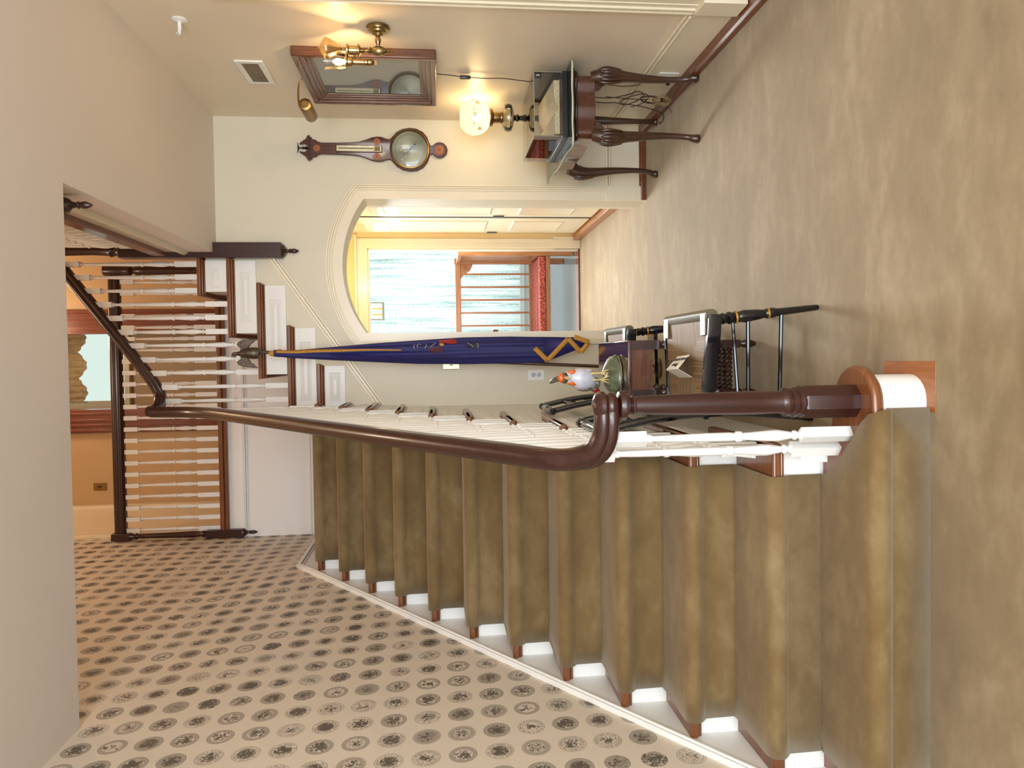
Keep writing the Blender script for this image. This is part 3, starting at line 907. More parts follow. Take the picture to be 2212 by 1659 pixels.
# slatted wooden bench with red cushion
BN = m_wood('bench_oak', lin(138, 88, 52), lin(182, 128, 84), 'z', .4, .2)
BNX = m_wood('bench_oak_rail', lin(138, 88, 52), lin(182, 128, 84), 'x', .4, .2)
bn = thing('bench', 'slatted wooden bench with a red seat cushion seen through the arch', 'bench', (.65, 8.5, 0))
yb = 8.70
m = MB(); m.box(.02, 1.16, yb - .02, yb + .02, 1.235, 1.300); obj('top_rail', m, BNX, bn, bevel=.005)
m = MB(); m.box(.02, 1.16, yb - .02, yb + .02, .36, .42); obj('lower_rail', m, BNX, bn, bevel=.005)
for xp in (.08, 1.135):
    m = MB(); m.box(xp - .035, xp + .035, yb - .035, yb + .035, 0.0, 1.31); obj('post', m, BN, bn, bevel=.006)
for i in range(6):
    x = .215 + i * .1535
    m = MB(); m.box(x - .011, x + .011, yb - .012, yb + .012, .42, 1.235); obj('slat', m, BN, bn, bevel=.002)
for xs, s in ((1.10, -1), (.115, 1)):
    m = MB(); m.prism([(xs, 1.235), (xs + s * .17, 1.235), (xs + s * .14, 1.21), (xs + s * .07, 1.12), (xs, 1.09)][::1], 'xz', yb - .015, yb + .015); obj('corner_bracket', m, BNX, bn, bevel=.003)
m = MB(); m.lathe([(.03, 0), (.03, .01), (.022, .012), (.020, .006), (.012, .006), (.010, .014), (.002, .016)], (1.055, yb - .015, 1.195), 14, R3((1, 0, 0), (0, -1, 0))); obj('rosette', m, BN, bn)
for xs in (1.135, .08):
    m = MB(); m.box(xs - .03, xs + .03, 7.98, yb, 1.03 if xs < 1 else 1.24, 1.075 if xs < 1 else 1.285); obj('arm_rail', m, BN, bn, bevel=.005)
    m = MB(); m.box(xs - .03, xs + .03, 7.98, 8.05, 0, 1.25); obj('post', m, BN, bn, bevel=.006)
    m = MB(); m.box(xs - .015, xs + .015, 8.0, yb, .36, .42); obj('side_rail', m, BN, bn, bevel=.003)
    for j in range(7):
        y = 8.13 + j * .075
        m = MB(); m.box(xs - .008, xs + .008, y - .02, y + .02, .42, 1.24 if xs > 1 else 1.04); obj('side_slat', m, BN, bn, bevel=.002)
m = MB(); m.box(.09, 1.12, 8.03, yb - .02, .26, .31); obj('seat_frame', m, BNX, bn, bevel=.004)
t = NT('red_woven_fabric'); v = t.coord()
n = t.noise(t.mapping(v, (60, 60, 60)), 1, 3)
col = t.ramp(n, [(.35, lin(104, 34, 34)), (.5, lin(166, 74, 70)), (.68, lin(206, 128, 118))]); t.bsdf(col, .85)
m = MB(); m.box(.10, 1.11, 8.02, yb - .03, .31, .385)
ob = obj('seat_cushion', m, t.m, bevel=.02, seg=3); tag(ob, 'red patterned cushion along the seat of the slatted bench', 'cushion')
# lantern hanging in the porch
la = thing('hanging_lantern', 'small dark framed lantern with two lit candle tubes near the porch curtain', 'lamp', (.57, 9.0, 2.3))
FR = m_plain('bronze_frame', lin(96, 96, 92), .4, .6)
m = MB()
for z in (2.165,): m.box(.46, .68, 8.97, 9.03, z, z + .02)
for x in (.46, .665): m.box(x, x + .015, 8.985, 9.015, 2.165, 2.9)
obj('lantern_frame', m, FR, la)
for x in (.53, .60):
    m = MB(); m.lathe([(.014, 2.185), (.014, 2.30), (.010, 2.31)], (x, 9.0, 0), 10); obj('candle_tube', m, m_plain('candle_cream', lin(236, 190, 120), .5), la)
    m = MB(); m.ball((x, 9.0, 2.34), (.018, .018, .03), 10, 7); obj('bulb', m, m_emit('candle_bulb', lin(255, 226, 170), 6), la)
# dome light on the vestibule ceiling
t = thing('ceiling_light', 'small glowing white dome light just inside the arch', 'lamp', (.80, 6.9, 2.5))
m = MB(); m.lathe([(.11, 2.5), (.11, 2.485), (.10, 2.478)], (.80, 6.9, 0), 18); obj('rim', m, WHITE, t)
m = MB(); m.lathe([(.10, 2.48), (.085, 2.45), (.05, 2.43), (.01, 2.424)], (.80, 6.9, 0), 18); obj('dome', m, m_emit('dome_glow', lin(255, 232, 190), 2.5), t)
# ------------------------------------------------------------------ rush seated chairs
def make_chair(org, label):
    ox, oy = org
    t = thing('rush_seat_chair', label, 'chair', (ox, oy, 0), 'black rush seated chairs against the stair')
    X = lambda x: ox + x
    Y = lambda y: oy + y
    fx, bx = .195, -.215            # front and back of the seat frame
    fw, bw = .272, .205             # half widths
    # front legs, splayed and turned
    for s in (-1, 1):
        top = Vector((X(.165), Y(s * .225), .44)); bot = Vector((X(.212), Y(s * .247), 0))
        ax = (top - bot).normalized(); L = (top - bot).length
        Rm = R3(ax.orthogonal(), ax)
        prof = [(.010, 0), (.012, .01), (.0155, .16), (.017, .175), (.0205, .18), (.0205, .192), (.016, .197), (.0205, .205), (.0205, .212), (.0165, .218), (.021, .245), (.0255, .30), (.021, .325), (.024, .331), (.024, .341), (.019, .346), (.025, .357), (.025, .366), (.018, .374), (.0235, .388), (.0175, .40), (.0205, .406), (.0175, .413), (.0215, L)]
        m = MB(); m.lathe(prof, bot, 14, Rm); lg = obj('leg', m, BLACK, t)
        for z0, r in ((.205, .0212), (.336, .0248), (.403, .0212)):
            m = MB(); m.lathe([(r, z0 - .004), (r + .0006, z0), (r, z0 + .004)], bot, 14, Rm)
            obj('gold_ring', m, GOLDP, lg)
    # back legs run up into the raked posts
    for s in (-1, 1):
        pts = spline([(X(-.235), Y(s * .195), 0), (X(-.205), Y(s * .20), .30), (X(-.205), Y(s * .205), .47), (X(-.225), Y(s * .208), .68), (X(-.262), Y(s * .212), .86)], 5)
        m = MB(); m.tube(pts, [.013 + .004 * min(1, i / 6) for i in range(len(pts))], 10, flat=1.1); obj('back_post', m, BLACK, t)
    # seat rails: rolled gilt front, black shaped sides
    m = MB(); prof = [(.0, .424), (.0, .466)]
    m.sweep([(-.022, -.018), (-.010, -.024), (.014, -.024), (.024, -.010), (.024, .010), (.010, .022), (-.010, .020), (-.022, .012)], [(X(fx - .012), Y(-fw), .448), (X(fx - .012), Y(fw), .448)])
    obj('front_rail', m, PEWTER, t)
    for s in (-1, 1):
        pts = spline([(X(fx - .008), Y(s * (fw + .002)), .445), (X(.10), Y(s * (fw - .006)), .447), (X(-.02), Y(s * (fw - .035)), .450), (X(bx), Y(s * bw), .452)], 6)
        m = MB(); m.sweep([(-.011, -.034), (.011, -.034), (.013, 0), (.010, .018), (-.010, .018), (-.013, 0)], pts); obj('side_rail', m, BLACK, t)
        m = MB(); m.obox((X(.150), Y(s * (fw - .040)), .4655), (.045, .028, .004)); obj('gilt_corner', m, PEWTER, t, bevel=.002)
    m = MB(); m.tube([(X(bx), Y(-bw), .447), (X(bx), Y(bw), .447)], .015, 10); obj('back_rail', m, BLACK, t)
    # rush: four woven triangles sloping to the middle
    z = .462; zc = .452
    F0, F1, B0, B1 = (X(fx - .02), Y(-fw + .02), z), (X(fx - .02), Y(fw - .02), z), (X(bx + .01), Y(-bw + .01), z), (X(bx + .01), Y(bw - .01), z)
    C0, C1 = (X(.0), Y(-.035), zc), (X(.0), Y(.035), zc)
    Ca, Cb = (X(.03), Y(0), zc), (X(-.05), Y(0), zc)
    m = MB(); m.add([F0, F1, C1, C0], [(0, 1, 2, 3)]); m.add([B0, B1, C1, C0], [(0, 3, 2, 1)]); m.add([(p[0], p[1], .43) for p in (F0, F1, B1, B0)], [(0, 1, 2, 3)])
    a = obj('rush_seat', m, RUSHX, t, smooth=0)
    m = MB(); m.add([F0, C0, B0], [(0, 1, 2)]); m.add([F1, C1, B1], [(2, 1, 0)])
    obj('rush_wedge', m, RUSHY, a, smooth=0)
    # stretchers
    m = MB()
    def rod(p, q, r=.0085):
        m = MB(); m.tube([p, q], r, 8); obj('stretcher', m, BLACK, t)
    for s in (-1, 1):
        rod((X(.20), Y(s * .242), .15), (X(-.22), Y(s * .20), .14))
        rod((X(.185), Y(s * .236), .285), (X(-.21), Y(s * .20), .27))
    rod((X(.185), Y(-.235), .255), (X(.185), Y(.235), .255), .011)
    rod((X(-.215), Y(-.2), .22), (X(-.215), Y(.2), .22))
    # turned crest and slat
    m = MB(); L = .235
    m.lathe([(.010, -L), (.018, -L + .006), (.019, -L + .05), (.014, -L + .055), (.018, -L + .062), (.013, -L + .07), (.016, -.10), (.021, -.06), (.021, .06), (.016, .10), (.013, L - .07), (.018, L - .062), (.014, L - .055), (.019, L - .05), (.018, L - .006), (.010, L)], (X(-.268), Y(0), .875), 14, R3((1, 0, 0), (0, 1, 0)))
    cr = obj('crest_rail', m, BLACK, t)
    m = MB()
    for s in (-1, 1): m.lathe([(.0185, L - .03), (.0196, L - .028), (.0196, L - .012), (.0185, L - .010)], (X(-.268), Y(0), .875), 14, R3((1, 0, 0), (0, s, 0)))
    obj('gilt_band', m, PEWTER, cr)
    m = MB(); vs = spline([(X(-.232), Y(-.205), .72), (X(-.250), Y(0), .715), (X(-.232), Y(.205), .72)], 6)
    m.sweep([(-.005, -.035), (.005, -.035), (.005, .035), (-.005, .035)], vs); obj('back_slat', m, GOLDP if False else BLACK, t)
    m = MB(); vs = spline([(X(-.222), Y(-.203), .60), (X(-.236), Y(0), .597), (X(-.222), Y(.203), .60)], 6)
    m.sweep([(-.005, -.018), (.005, -.018), (.005, .018), (-.005, .018)], vs); obj('back_slat', m, BLACK, t)
    return t
make_chair((-.035, 3.005), 'black and gilt rush seated chair with a white folded card on its seat')
make_chair((-.045, 4.235), 'black and gilt rush seated chair behind the twist legged side table')

# tent card on the front chair
CARD = m_plain('white_card', lin(236, 234, 226), .6, var=.01)
INK = m_plain('black_ink', lin(24, 22, 22), .6)
t = thing('tent_card', 'white folded card reading do not sit here, on the rush seat of the nearer chair', 'sign', (-.045, 3.0, .466))
p0, p1 = Vector((-.005, 2.93, .466)), Vector((-.012, 3.085, .466))     # foot towards the hall
r0, r1 = Vector((-.062, 2.90, .528)), Vector((-.070, 3.055, .528))     # ridge
q0, q1 = Vector((-.098, 2.905, .466)), Vector((-.104, 3.06, .466))
m = MB()
m.quad(p0, p1, r1, r0); m.quad(r0, r1, q1, q0)
cd = obj('card', m, CARD, t, smooth=0)
so = cd.modifiers.new('thick', 'SOLIDIFY'); so.thickness = .0012
xa = (p1 - p0).normalized(); nn = (p1 - p0).cross(r0 - p0).normalized()
if nn.x < 0: nn = -nn
ce = (p0 + p1 + r0 + r1) / 4 + nn * .0022
M = frame(ce, xa, nn)
obj('lettering', text_mb('Please\ndo not sit here', .029, M, spacing=1.15), INK, t, smooth=0)

# ------------------------------------------------------------------ barley twist side table
TW = m_wood('walnut_table', lin(74, 42, 30), lin(118, 74, 54), 'x', .16, .6)
TWZ = m_wood('dark_walnut', lin(40, 20, 15), lin(68, 36, 27), 'z', .25, .5)
tx0, tx1, ty0, ty1, tz = -.238, .066, 3.30, 3.925, .632
tb = thing('side_table', 'small dark side table with twisted legs and a polished top between the two black chairs', 'table', ((tx0 + tx1) / 2, (ty0 + ty1) / 2, 0))
m = MB(); m.box(tx0, tx1, ty0, ty1, tz - .018, tz); obj('tabletop', m, m_wood('polished_top', lin(52, 28, 24), lin(92, 56, 46), 'y', .07, 1.0), tb, bevel=.005, seg=3)
def twist(p, q, r, turns, seg=12, n=40):
    p, q = Vector(p), Vector(q); ax = (q - p).normalized(); L = (q - p).length
    Rm = R3(ax.orthogonal(), ax); m = MB(); vs = []
    for i in range(n + 1):
        f = i / n
        for k in range(seg):
            a = 2 * PI * k / seg
            rr = r * (1 + .26 * math.cos(2 * (a - 2 * PI * turns * f)))
            vs.append(p + Rm @ Vector((rr * math.cos(a), rr * math.sin(a), L * f)))
    fs = [(i * seg + k, i * seg + (k + 1) % seg, (i + 1) * seg + (k + 1) % seg, (i + 1) * seg + k) for i in range(n) for k in range(seg)]
    m.add(vs, fs); return m
lx0, lx1, ly0, ly1 = tx0 + .05, tx1 - .022, ty0 + .04, ty1 - .05
for (x, y) in ((lx1, ly0), (lx1, ly1)):
    m = MB(); m.box(x - .021, x + .021, y - .021, y + .021, .47, tz - .018)
    m.lathe([(.019, .47), (.014, .462), (.020, .452), (.026, .42), (.026, .40), (.018, .365), (.013, .35), (.019, .342), (.019, .334), (.014, .325), (.016, .24), (.013, .215), (.019, .21), (.019, .2), (.02, .17)], (x, y, 0), 14)
    m.box(x - .019, x + .019, y - .019, y + .019, .08, .17)
    m.lathe([(.018, .08), (.012, .074), (.016, .066), (.021, .045), (.018, .02), (.010, .0)], (x, y, 0), 14)
    obj('leg', m, TWZ, tb)
for (x, y) in ((lx0, ly0), (lx0, ly1)):
    m = twist((x, y, .17), (x, y, .47), .019, 3.5)
    m.box(x - .021, x + .021, y - .021, y + .021, .47, tz - .018); m.box(x - .019, x + .019, y - .019, y + .019, .08, .17)
    m.lathe([(.018, .08), (.012, .074), (.016, .066), (.021, .045), (.018, .02), (.010, .0)], (x, y, 0), 14)
    obj('leg', m, TWZ, tb)
# aprons with scalloped lower edge
def scallop(a, b, z0, z1):
    n = 24; low = []
    for i in range(n + 1):
        f = i / n; s = abs(f - .5) * 2
        z = z0 + .0 + (.035 * (.5 + .5 * math.cos(s * PI * 3.2)) if s > .35 else .02 * (s / .35))
        low.append((a + (b - a) * f, z))
    return low + [(b, z1), (a, z1)]
for y in (ly0 - .008, ly1 - .008):
    m = MB(); m.prism(scallop(lx0 + .018, lx1 - .018, .495, tz - .018), 'xz', y, y + .018); obj('apron', m, TW, tb, bevel=.002)
for x in (lx0 - .009, lx1 - .009):
    m = MB(); m.prism(scallop(ly0 + .018, ly1 - .018, .505, tz - .018), 'yz', x, x + .018); obj('apron', m, TW, tb, bevel=.002)
# low shelf of twisted rods between turned rails
for x in (lx0, lx1):
    m = MB(); m.tube([(x, ly0 + .02, .125), (x, ly0 + .10, .125), (x, (ly0 + ly1) / 2, .125), (x, ly1 - .1, .125), (x, ly1 - .02, .125)], [.012, .017, .021, .017, .012], 12); obj('end_stretcher', m, TWZ, tb)
for i in range(5):
    y = ly0 + .012 + i * .062
    obj('twisted_rod', twist((lx0 + .01, y, .125), (lx1 - .01, y, .125), .0135, 5, 10, 56), TWZ, tb)

# ------------------------------------------------------------------ porcelain bird
PW = m_plain('white_porcelain', lin(214, 217, 232), .2, var=.10, scale=55, coat=.5, bump=.5, bscale=90)
POR = m_plain('orange_glaze', lin(222, 104, 34), .25, var=.25, scale=60, coat=.5)
PGR = m_plain('green_rock_glaze', lin(92, 100, 78), .3, var=.5, scale=34, coat=.5, bump=.7, bscale=50)
PGY = m_plain('dark_feather_glaze', lin(92, 88, 74), .3, var=.55, scale=70, coat=.4)
PRD = m_plain('red_tail_glaze', lin(170, 36, 34), .25, var=.15, coat=.5)
PYL = m_plain('pale_yellow_glaze', lin(214, 196, 130), .35, var=.15)
bx_, by_ = -.118, 3.47
bd = thing('bird_figurine', 'white and orange porcelain bird perched on a green rock base on the polished side table', 'figurine', (bx_, by_, tz))
m = MB()
rprof = [(.096, 0), (.102, .008), (.098, .018), (.090, .032), (.078, .046), (.060, .058), (.038, .066), (.01, .068)]
vs = []; seg = 22
for r, z in rprof:
    for k in range(seg):
        a = 2 * PI * k / seg
        rr = r * (1 + .10 * math.sin(3 * a + z * 40) + .07 * math.sin(7 * a + 2 + z * 90))
        vs.append((bx_ + .012 + rr * math.cos(a), by_ + .02 + rr * math.sin(a) * .9, tz + .002 + z * (1 + .1 * math.sin(2 * a))))
n = len(rprof)
m.add(vs, [(i * seg + k, i * seg + (k + 1) % seg, (i + 1) * seg + (k + 1) % seg, (i + 1) * seg + k) for i in range(n - 1) for k in range(seg)] + [tuple(reversed(range(seg))), tuple(range((n - 1) * seg, n * seg))])
rk = obj('rock_base', m, PGR, bd, smooth=60)
m = MB(); m.lathe([(.099, tz + .0015), (.101, tz + .005), (.098, tz + .008)], (bx_ + .012, by_ + .02, 0), 28); obj('rim', m, m_plain('silver_rim', lin(190, 186, 170), .2, .9), bd)
m = MB(); m.tube(spline([(bx_ - .02, by_ + .05, tz + .09), (bx_ - .02, by_ + .045, tz + .12), (bx_ - .015, by_ + .035, tz + .14)], 5), [.022, .028, .030, .028, .024, .022, .024, .028, .02, .014, .006], 10); obj('rock_stump', m, PGR, rk)
# body: one skin from tail to head
bp = spline([(bx_ - .045, by_ + .10, tz + .10), (bx_ - .03, by_ + .075, tz + .118), (bx_ - .008, by_ + .03, tz + .150), (bx_ + .004, by_ + .0, tz + .198), (bx_ + .008, by_ - .012, tz + .230), (bx_ + .010, by_ - .018, tz + .258), (bx_ + .010, by_ - .026, tz + .282)], 5)
k = len(bp)
rad = []
for i in range(k):
    f = i / (k - 1)
    rad.append(.012 + .041 * math.exp(-((f - .46) / .28) ** 2) + .015 * math.exp(-((f - .88) / .12) ** 2))
rad[-1] = .006
m = MB(); m.tube(bp, rad, 18); obj('body', m, PW, bd, smooth=70)
for s in (-1, 1):
    m = MB(); m.ball((bx_ - .004 + s * .043, by_ + .035, tz + .165), (.014, .050, .034), 12, 8, R3((1, .0, 0), (0, -.35, 1))); obj('wing', m, PW if s > 0 else PGY, bd, smooth=70)
hd = Vector((bx_ + .010, by_ - .022, tz + .268))
m = MB(); m.ball(hd, (.029, .030, .030), 16, 10); obj('head', m, PGY, bd, smooth=70)
m = MB()
for s in (-1, 1):
    m.ball(hd + Vector((s * .024, -.008, -.022)), (.012, .014, .028), 10, 8, R3((1, 0, s * .35), (-s * .35, .1, 1)))
m.ball(hd + Vector((0, -.018, .024)), (.024, .014, .016), 12, 8)
obj('orange_face_patch', m, POR, bd, smooth=70)
m = MB()
for s in (-1, 1): m.ball(hd + Vector((s * .016, -.023, .003)), .006, 10, 8)
obj('eye', m, BLACK, bd)
m = MB(); m.tube([hd + Vector((0, -.026, -.004)), hd + Vector((.0, -.042, -.010)), hd + Vector((0, -.050, -.016))], [.009, .006, .001], 8); obj('beak', m, PYL, bd)
m = MB(); m.tube(spline([hd + Vector((0, -.004, .024)), hd + Vector((-.006, .004, .045)), hd + Vector((-.018, .016, .064)), hd + Vector((-.026, .022, .074))], 4), [.018, .017, .016, .015, .014, .013, .012, .011, .010, .008, .006, .004, .002], 10); obj('crest', m, PGY, bd, smooth=70)
m = MB(); m.tube([(bx_ - .04, by_ + .085, tz + .115), (bx_ - .062, by_ + .11, tz + .09), (bx_ - .08, by_ + .13, tz + .06)], [.02, .018, .006], 10, flat=.5); obj('tail', m, PRD, bd, smooth=70)
for s in (-1, 1):
    fx = bx_ + .012 + s * .016
    m = MB(); m.tube([(fx, by_ - .01, tz + .145), (fx + .002, by_ - .026, tz + .115), (fx + .003, by_ - .032, tz + .098)], [.006, .004, .004], 8)
    for a in (-.5, 0, .5): m.tube([(fx + .003, by_ - .032, tz + .098), (fx + .003 + .02 * math.sin(a), by_ - .05, tz + .082), (fx + .003 + .032 * math.sin(a), by_ - .062, tz + .066)], [.004, .0035, .0015], 6)
    obj('leg', m, PYL, bd)

# ------------------------------------------------------------------ flag
POLE = m_wood('flag_pole_wood', lin(58, 34, 20), lin(84, 52, 32), 'z', .3, .3)
fl = thing('flag', 'furled dark blue flag with gold fringe on a pole topped by an eagle', 'flag', (-.09, 4.86, 0))
P0, P1 = Vector((-.098, 4.87, 0)), Vector((.043, 4.92, 2.60))
def pole(z): return P0 + (P1 - P0) * (z / 2.60)
m = MB(); m.tube([P0 + Vector((0, 0, .06)), P1], .0115, 12); obj('pole', m, POLE, fl)
m = MB(); m.lathe([(.0125, 0), (.0125, .10)], pole(1.18), 12, R3((1, 0, 0), P1 - P0)); m.lathe([(.013, 0), (.013, .01)], pole(1.24), 12, R3((1, 0, 0), P1 - P0)); obj('ferrule', m, BRASSD, fl)
m = MB(); m.lathe([(.07, 0), (.072, .010), (.055, .022), (.025, .036), (.018, .12), (.013, .13)], (P0.x, P0.y, 0), 20); obj('stand', m, POLE, fl)
NAVY = m_plain('navy_flag_cloth', lin(26, 26, 92), .62, var=.12, scale=9)
keys = [(2.575, .020, .062), (2.44, .006, .060), (2.20, -.010, .078), (1.956, -.025, .097), (1.65, -.043, .115), (1.34, -.050, .131), (1.03, -.050, .133), (.87, -.050, .129), (.80, -.048, .128), (.71, -.010, .126), (.62, .030, .122), (.55, .058, .108), (.508, .066, .078)]
def fb(z):
    for (z0, a0, b0), (z1, a1, b1) in zip(keys, keys[1:]):
        if z1 <= z <= z0:
            f = (z0 - z) / (z0 - z1); return a0 + (a1 - a0) * f, b0 + (b1 - b0) * f
    return (keys[0][1], keys[0][2]) if z > keys[0][0] else (keys[-1][1], keys[-1][2])
FYC = 4.885
def fpt(z, a):
    x0, x1 = fb(z); c = (x0 + x1) / 2; hw = (x1 - x0) / 2
    g = min(1, max(0, (2.575 - z) / .5))
    fold = 1 + .16 * g * math.cos(7 * a + z * 1.3) + .07 * g * math.cos(13 * a + 1)
    dep = (.018 + .034 * g)
    return Vector((c + hw * math.cos(a) * min(1.0, .92 + .08 * fold), FYC + dep * fold * math.sin(a), z))
m = MB(); seg = 56; zs = [2.575 - i * (2.575 - .508) / 60 for i in range(61)]; vs = []
for z in zs:
    for k in range(seg): vs.append(fpt(z, 2 * PI * k / seg))
m.add(vs, [(i * seg + k, i * seg + (k + 1) % seg, (i + 1) * seg + (k + 1) % seg, (i + 1) * seg + k) for i in range(60) for k in range(seg)] + [tuple(range(seg)), tuple(range(60 * seg, 61 * seg))])
cl = obj('flag_cloth', m, NAVY, fl, smooth=60)
GFR = m_plain('gold_fringe', lin(186, 134, 52), .6, var=.3, scale=160, bump=.5, bscale=240)
def front(x, z, off=.006):
    x0, x1 = fb(z); c = (x0 + x1) / 2; hw = max(.004, (x1 - x0) / 2)
    ca = max(-1, min(1, (x - c) / hw)); a = -math.acos(ca)
    p = fpt(z, a); p.y -= off; p.x = x; return p
# fringe running down from the top
m = MB()
vs = []; N = 40
for i in range(N + 1):
    z = 2.56 - (2.56 - 1.75) * i / N
    x0, x1 = fb(z); xm = x0 + (x1 - x0) * (.80 - .22 * i / N); wd = .018 * (1 - .75 * i / N) + .004
    for d in (0, 1):
        vs.append(front(min(xm + wd * (d - .3), x1 - .001), z, .005 + .003 * (i % 2)))
m.add(vs, [(i * 2, i * 2 + 1, i * 2 + 3, i * 2 + 2) for i in range(N)])
so = obj('fringe', m, GFR, cl); so.modifiers.new('thick', 'SOLIDIFY').thickness = .006
m = MB(); m.lathe([(.02, 2.52), (.026, 2.54), (.024, 2.57), (.016, 2.60), (.013, 2.61)], (.041, 4.90, 0), 14); obj('gathered_fringe', m, GFR, cl)
# folded fringe band near the foot
zig = [(.052, .868), (-.032, .782), (.112, .640), (.020, .555), (.086, .500), (.124, .600)]
m = MB()
for (xa_, za), (xb, zb) in zip(zig, zig[1:]):
    d = Vector((xb - xa_, zb - za)).normalized(); nrm = Vector((-d.y, d.x)) * .016
    vs = []
    K = 8
    for i in range(K + 1):
        x = xa_ + (xb - xa_) * i / K; z = za + (zb - za) * i / K
        for s in (-1, 1):
            xx = x + nrm.x * s; zz = z + nrm.y * s
            yy = FYC - .066 - .002 * len(m.f) / 8
            vs.append((xx, yy, zz))
    m.add(vs, [(i * 2, i * 2 + 1, i * 2 + 3, i * 2 + 2) for i in range(K)])
so = obj('fringe', m, GFR, cl); so.modifiers.new('thick', 'SOLIDIFY').thickness = .004
# cloth under the fringe folds, and glimpses of the emblem
m = MB(); vs = [(-.045, FYC - .058, .80), (.118, FYC - .058, .81), (.122, FYC - .058, .60), (.108, FYC - .058, .53), (.07, FYC - .058, .505), (.03, FYC - .058, .60)]
m.add(vs, [(0, 1, 2, 3, 4, 5)]); so = obj('hem_fold', m, NAVY, cl); so.modifiers.new('thick', 'SOLIDIFY').thickness = .004
def patch(name, pts, mt, off=.004):
    m = MB(); c = Vector((sum(p[0] for p in pts) / len(pts), sum(p[1] for p in pts) / len(pts)))
    vs = [front(p[0], p[1], off) for p in pts]
    m.add(vs, [tuple(range(len(pts)))]); o = obj(name, m, mt, cl, smooth=0); o.modifiers.new('thick', 'SOLIDIFY').thickness = .002; return o
MRN = m_plain('maroon_applique', lin(78, 26, 38), .6); REDP = m_plain('red_applique', lin(150, 36, 34), .6); DKP = m_plain('black_applique', lin(18, 18, 30), .6); WTP = m_plain('white_stitching', lin(206, 208, 214), .6); YLP = m_plain('yellow_applique', lin(206, 156, 52), .6)
patch('emblem_panel', [(.068, 1.565), (.07, 1.49), (.055, 1.475), (.032, 1.49), (.030, 1.55), (.045, 1.57)], MRN, .005)
patch('emblem_panel', [(.110, 1.505), (.118, 1.40), (.092, 1.38), (.084, 1.42), (.097, 1.50)], REDP, .005)
patch('emblem_panel', [(.092, 1.50), (.09, 1.475), (.076, 1.47), (.074, 1.49), (.082, 1.502)], YLP, .007)
patch('emblem_panel', [(.092, 1.30), (.092, 1.24), (.066, 1.235), (.056, 1.26), (.060, 1.31), (.078, 1.33)], DKP, .005)
def stitch(pts):
    m = MB(); m.tube([front(x, z, .007) for x, z in pts], .0014, 5); obj('stitched_line', m, WTP, cl)
stitch([(.06, 1.665), (.075, 1.67), (.086, 1.662)]); stitch([(.066, 1.64), (.08, 1.65), (.09, 1.635), (.084, 1.622)]); stitch([(.062, 1.595), (.078, 1.585), (.09, 1.59)]); stitch([(.066, 1.563), (.088, 1.535), (.096, 1.525)])
stitch([(.092, 1.315), (.078, 1.29), (.062, 1.275)]); stitch([(.058, 1.247), (.076, 1.246), (.09, 1.25)])
# eagle
EG = m_plain('bronze_eagle', lin(92, 80, 70), .42, .75, var=.3, scale=60, bump=.4, bscale=120)
c = Vector((.047, 4.92, 2.60)); up = (P1 - P0).normalized()
m = MB(); m.lathe([(.011, -.02), (.011, .065), (.018, .07), (.018, .08), (.012, .085)], c, 12, R3((1, 0, 0), up)); obj('finial_stem', m, EG, fl)
def eg(pts, th, y0=4.92):
    m = MB(); m.prism(pts, 'xz', y0 - th, y0 + th); return m
eb = MB()
eb.tube(spline([(.043, 4.925, 2.685), (.044, 4.918, 2.72), (.045, 4.912, 2.765), (.042, 4.912, 2.80), (.040, 4.908, 2.832), (.033, 4.902, 2.842), (.024, 4.90, 2.832), (.022, 4.898, 2.818)], 4),
        [.036, .037, .038, .039, .039, .038, .036, .034, .031, .028, .024, .020, .017, .014, .012, .012, .012, .012, .011, .010, .010, .010, .009, .008, .007, .006, .005, .003, .002], 12)
ea = obj('eagle', eb, EG, fl, smooth=60)
for s in (1, -1):
    w = [(.062, 2.775), (.062, 2.80), (.078, 2.795), (.088, 2.812), (.102, 2.822), (.118, 2.810), (.130, 2.775), (.137, 2.72), (.139, 2.685), (.124, 2.705), (.112, 2.715), (.104, 2.73), (.092, 2.735), (.080, 2.745), (.07, 2.75), (.06, 2.745)]
    if s < 0: w = [(.085 - x, z) for x, z in w]
    m = eg(w, .007); obj('wing', m, EG, ea, bevel=.004)

# ------------------------------------------------------------------ writing desk on the right
dk = thing('console_table', 'mahogany console table with carved cabriole legs under the display case and lamp', 'table', (1.40, 4.47, 0))
dx0, dx1, dy0, dy1, dz = 1.195, 1.615, 4.035, 4.905, .742
def serp(x0, x1, y0, y1, bulge=.02):
    pts = []
    def cor(cx, cy, a0, r=.035):
        return [(cx + r * math.cos(a0 + PI / 2 * i / 5), cy + r * math.sin(a0 + PI / 2 * i / 5)) for i in range(6)]
    r = .035
    pts += cor(x0 + r, y0 + r, PI)
    n = 16
    for i in range(1, n):
        f = i / n; pts.append((x0 + r + (x1 - x0 - 2 * r) * f, y0 + bulge * .8 * math.sin(f * PI * 2) ** 2 * (1 if f < .5 else 1) - bulge * .0))
    pts += cor(x1 - r, y0 + r, -PI / 2)
    pts += cor(x1 - r, y1 - r, 0)
    pts += cor(x0 + r, y1 - r, PI / 2)
    for i in range(1, 24):
        f = i / 24; pts.append((x0 + bulge * math.sin(f * PI * 2) ** 2 * .8, y1 - r - (y1 - y0 - 2 * r) * f))
    return pts
m = MB(); m.prism(serp(dx0, dx1, dy0, dy1), 'xy', dz - .020, dz); obj('tabletop', m, TABLED, dk, bevel=.007, seg=3)
m = MB(); m.prism(serp(dx0 + .012, dx1 - .012, dy0 + .012, dy1 - .012), 'xy', dz - .038, dz - .020); obj('top_moulding', m, TABLED, dk, bevel=.007, seg=3)
m = MB(); m.prism(serp(dx0 + .035, dx1 - .03, dy0 + .04, dy1 - .04, .015), 'xy', .600, dz - .038); obj('frieze', m, TABLEW, dk, bevel=.003)
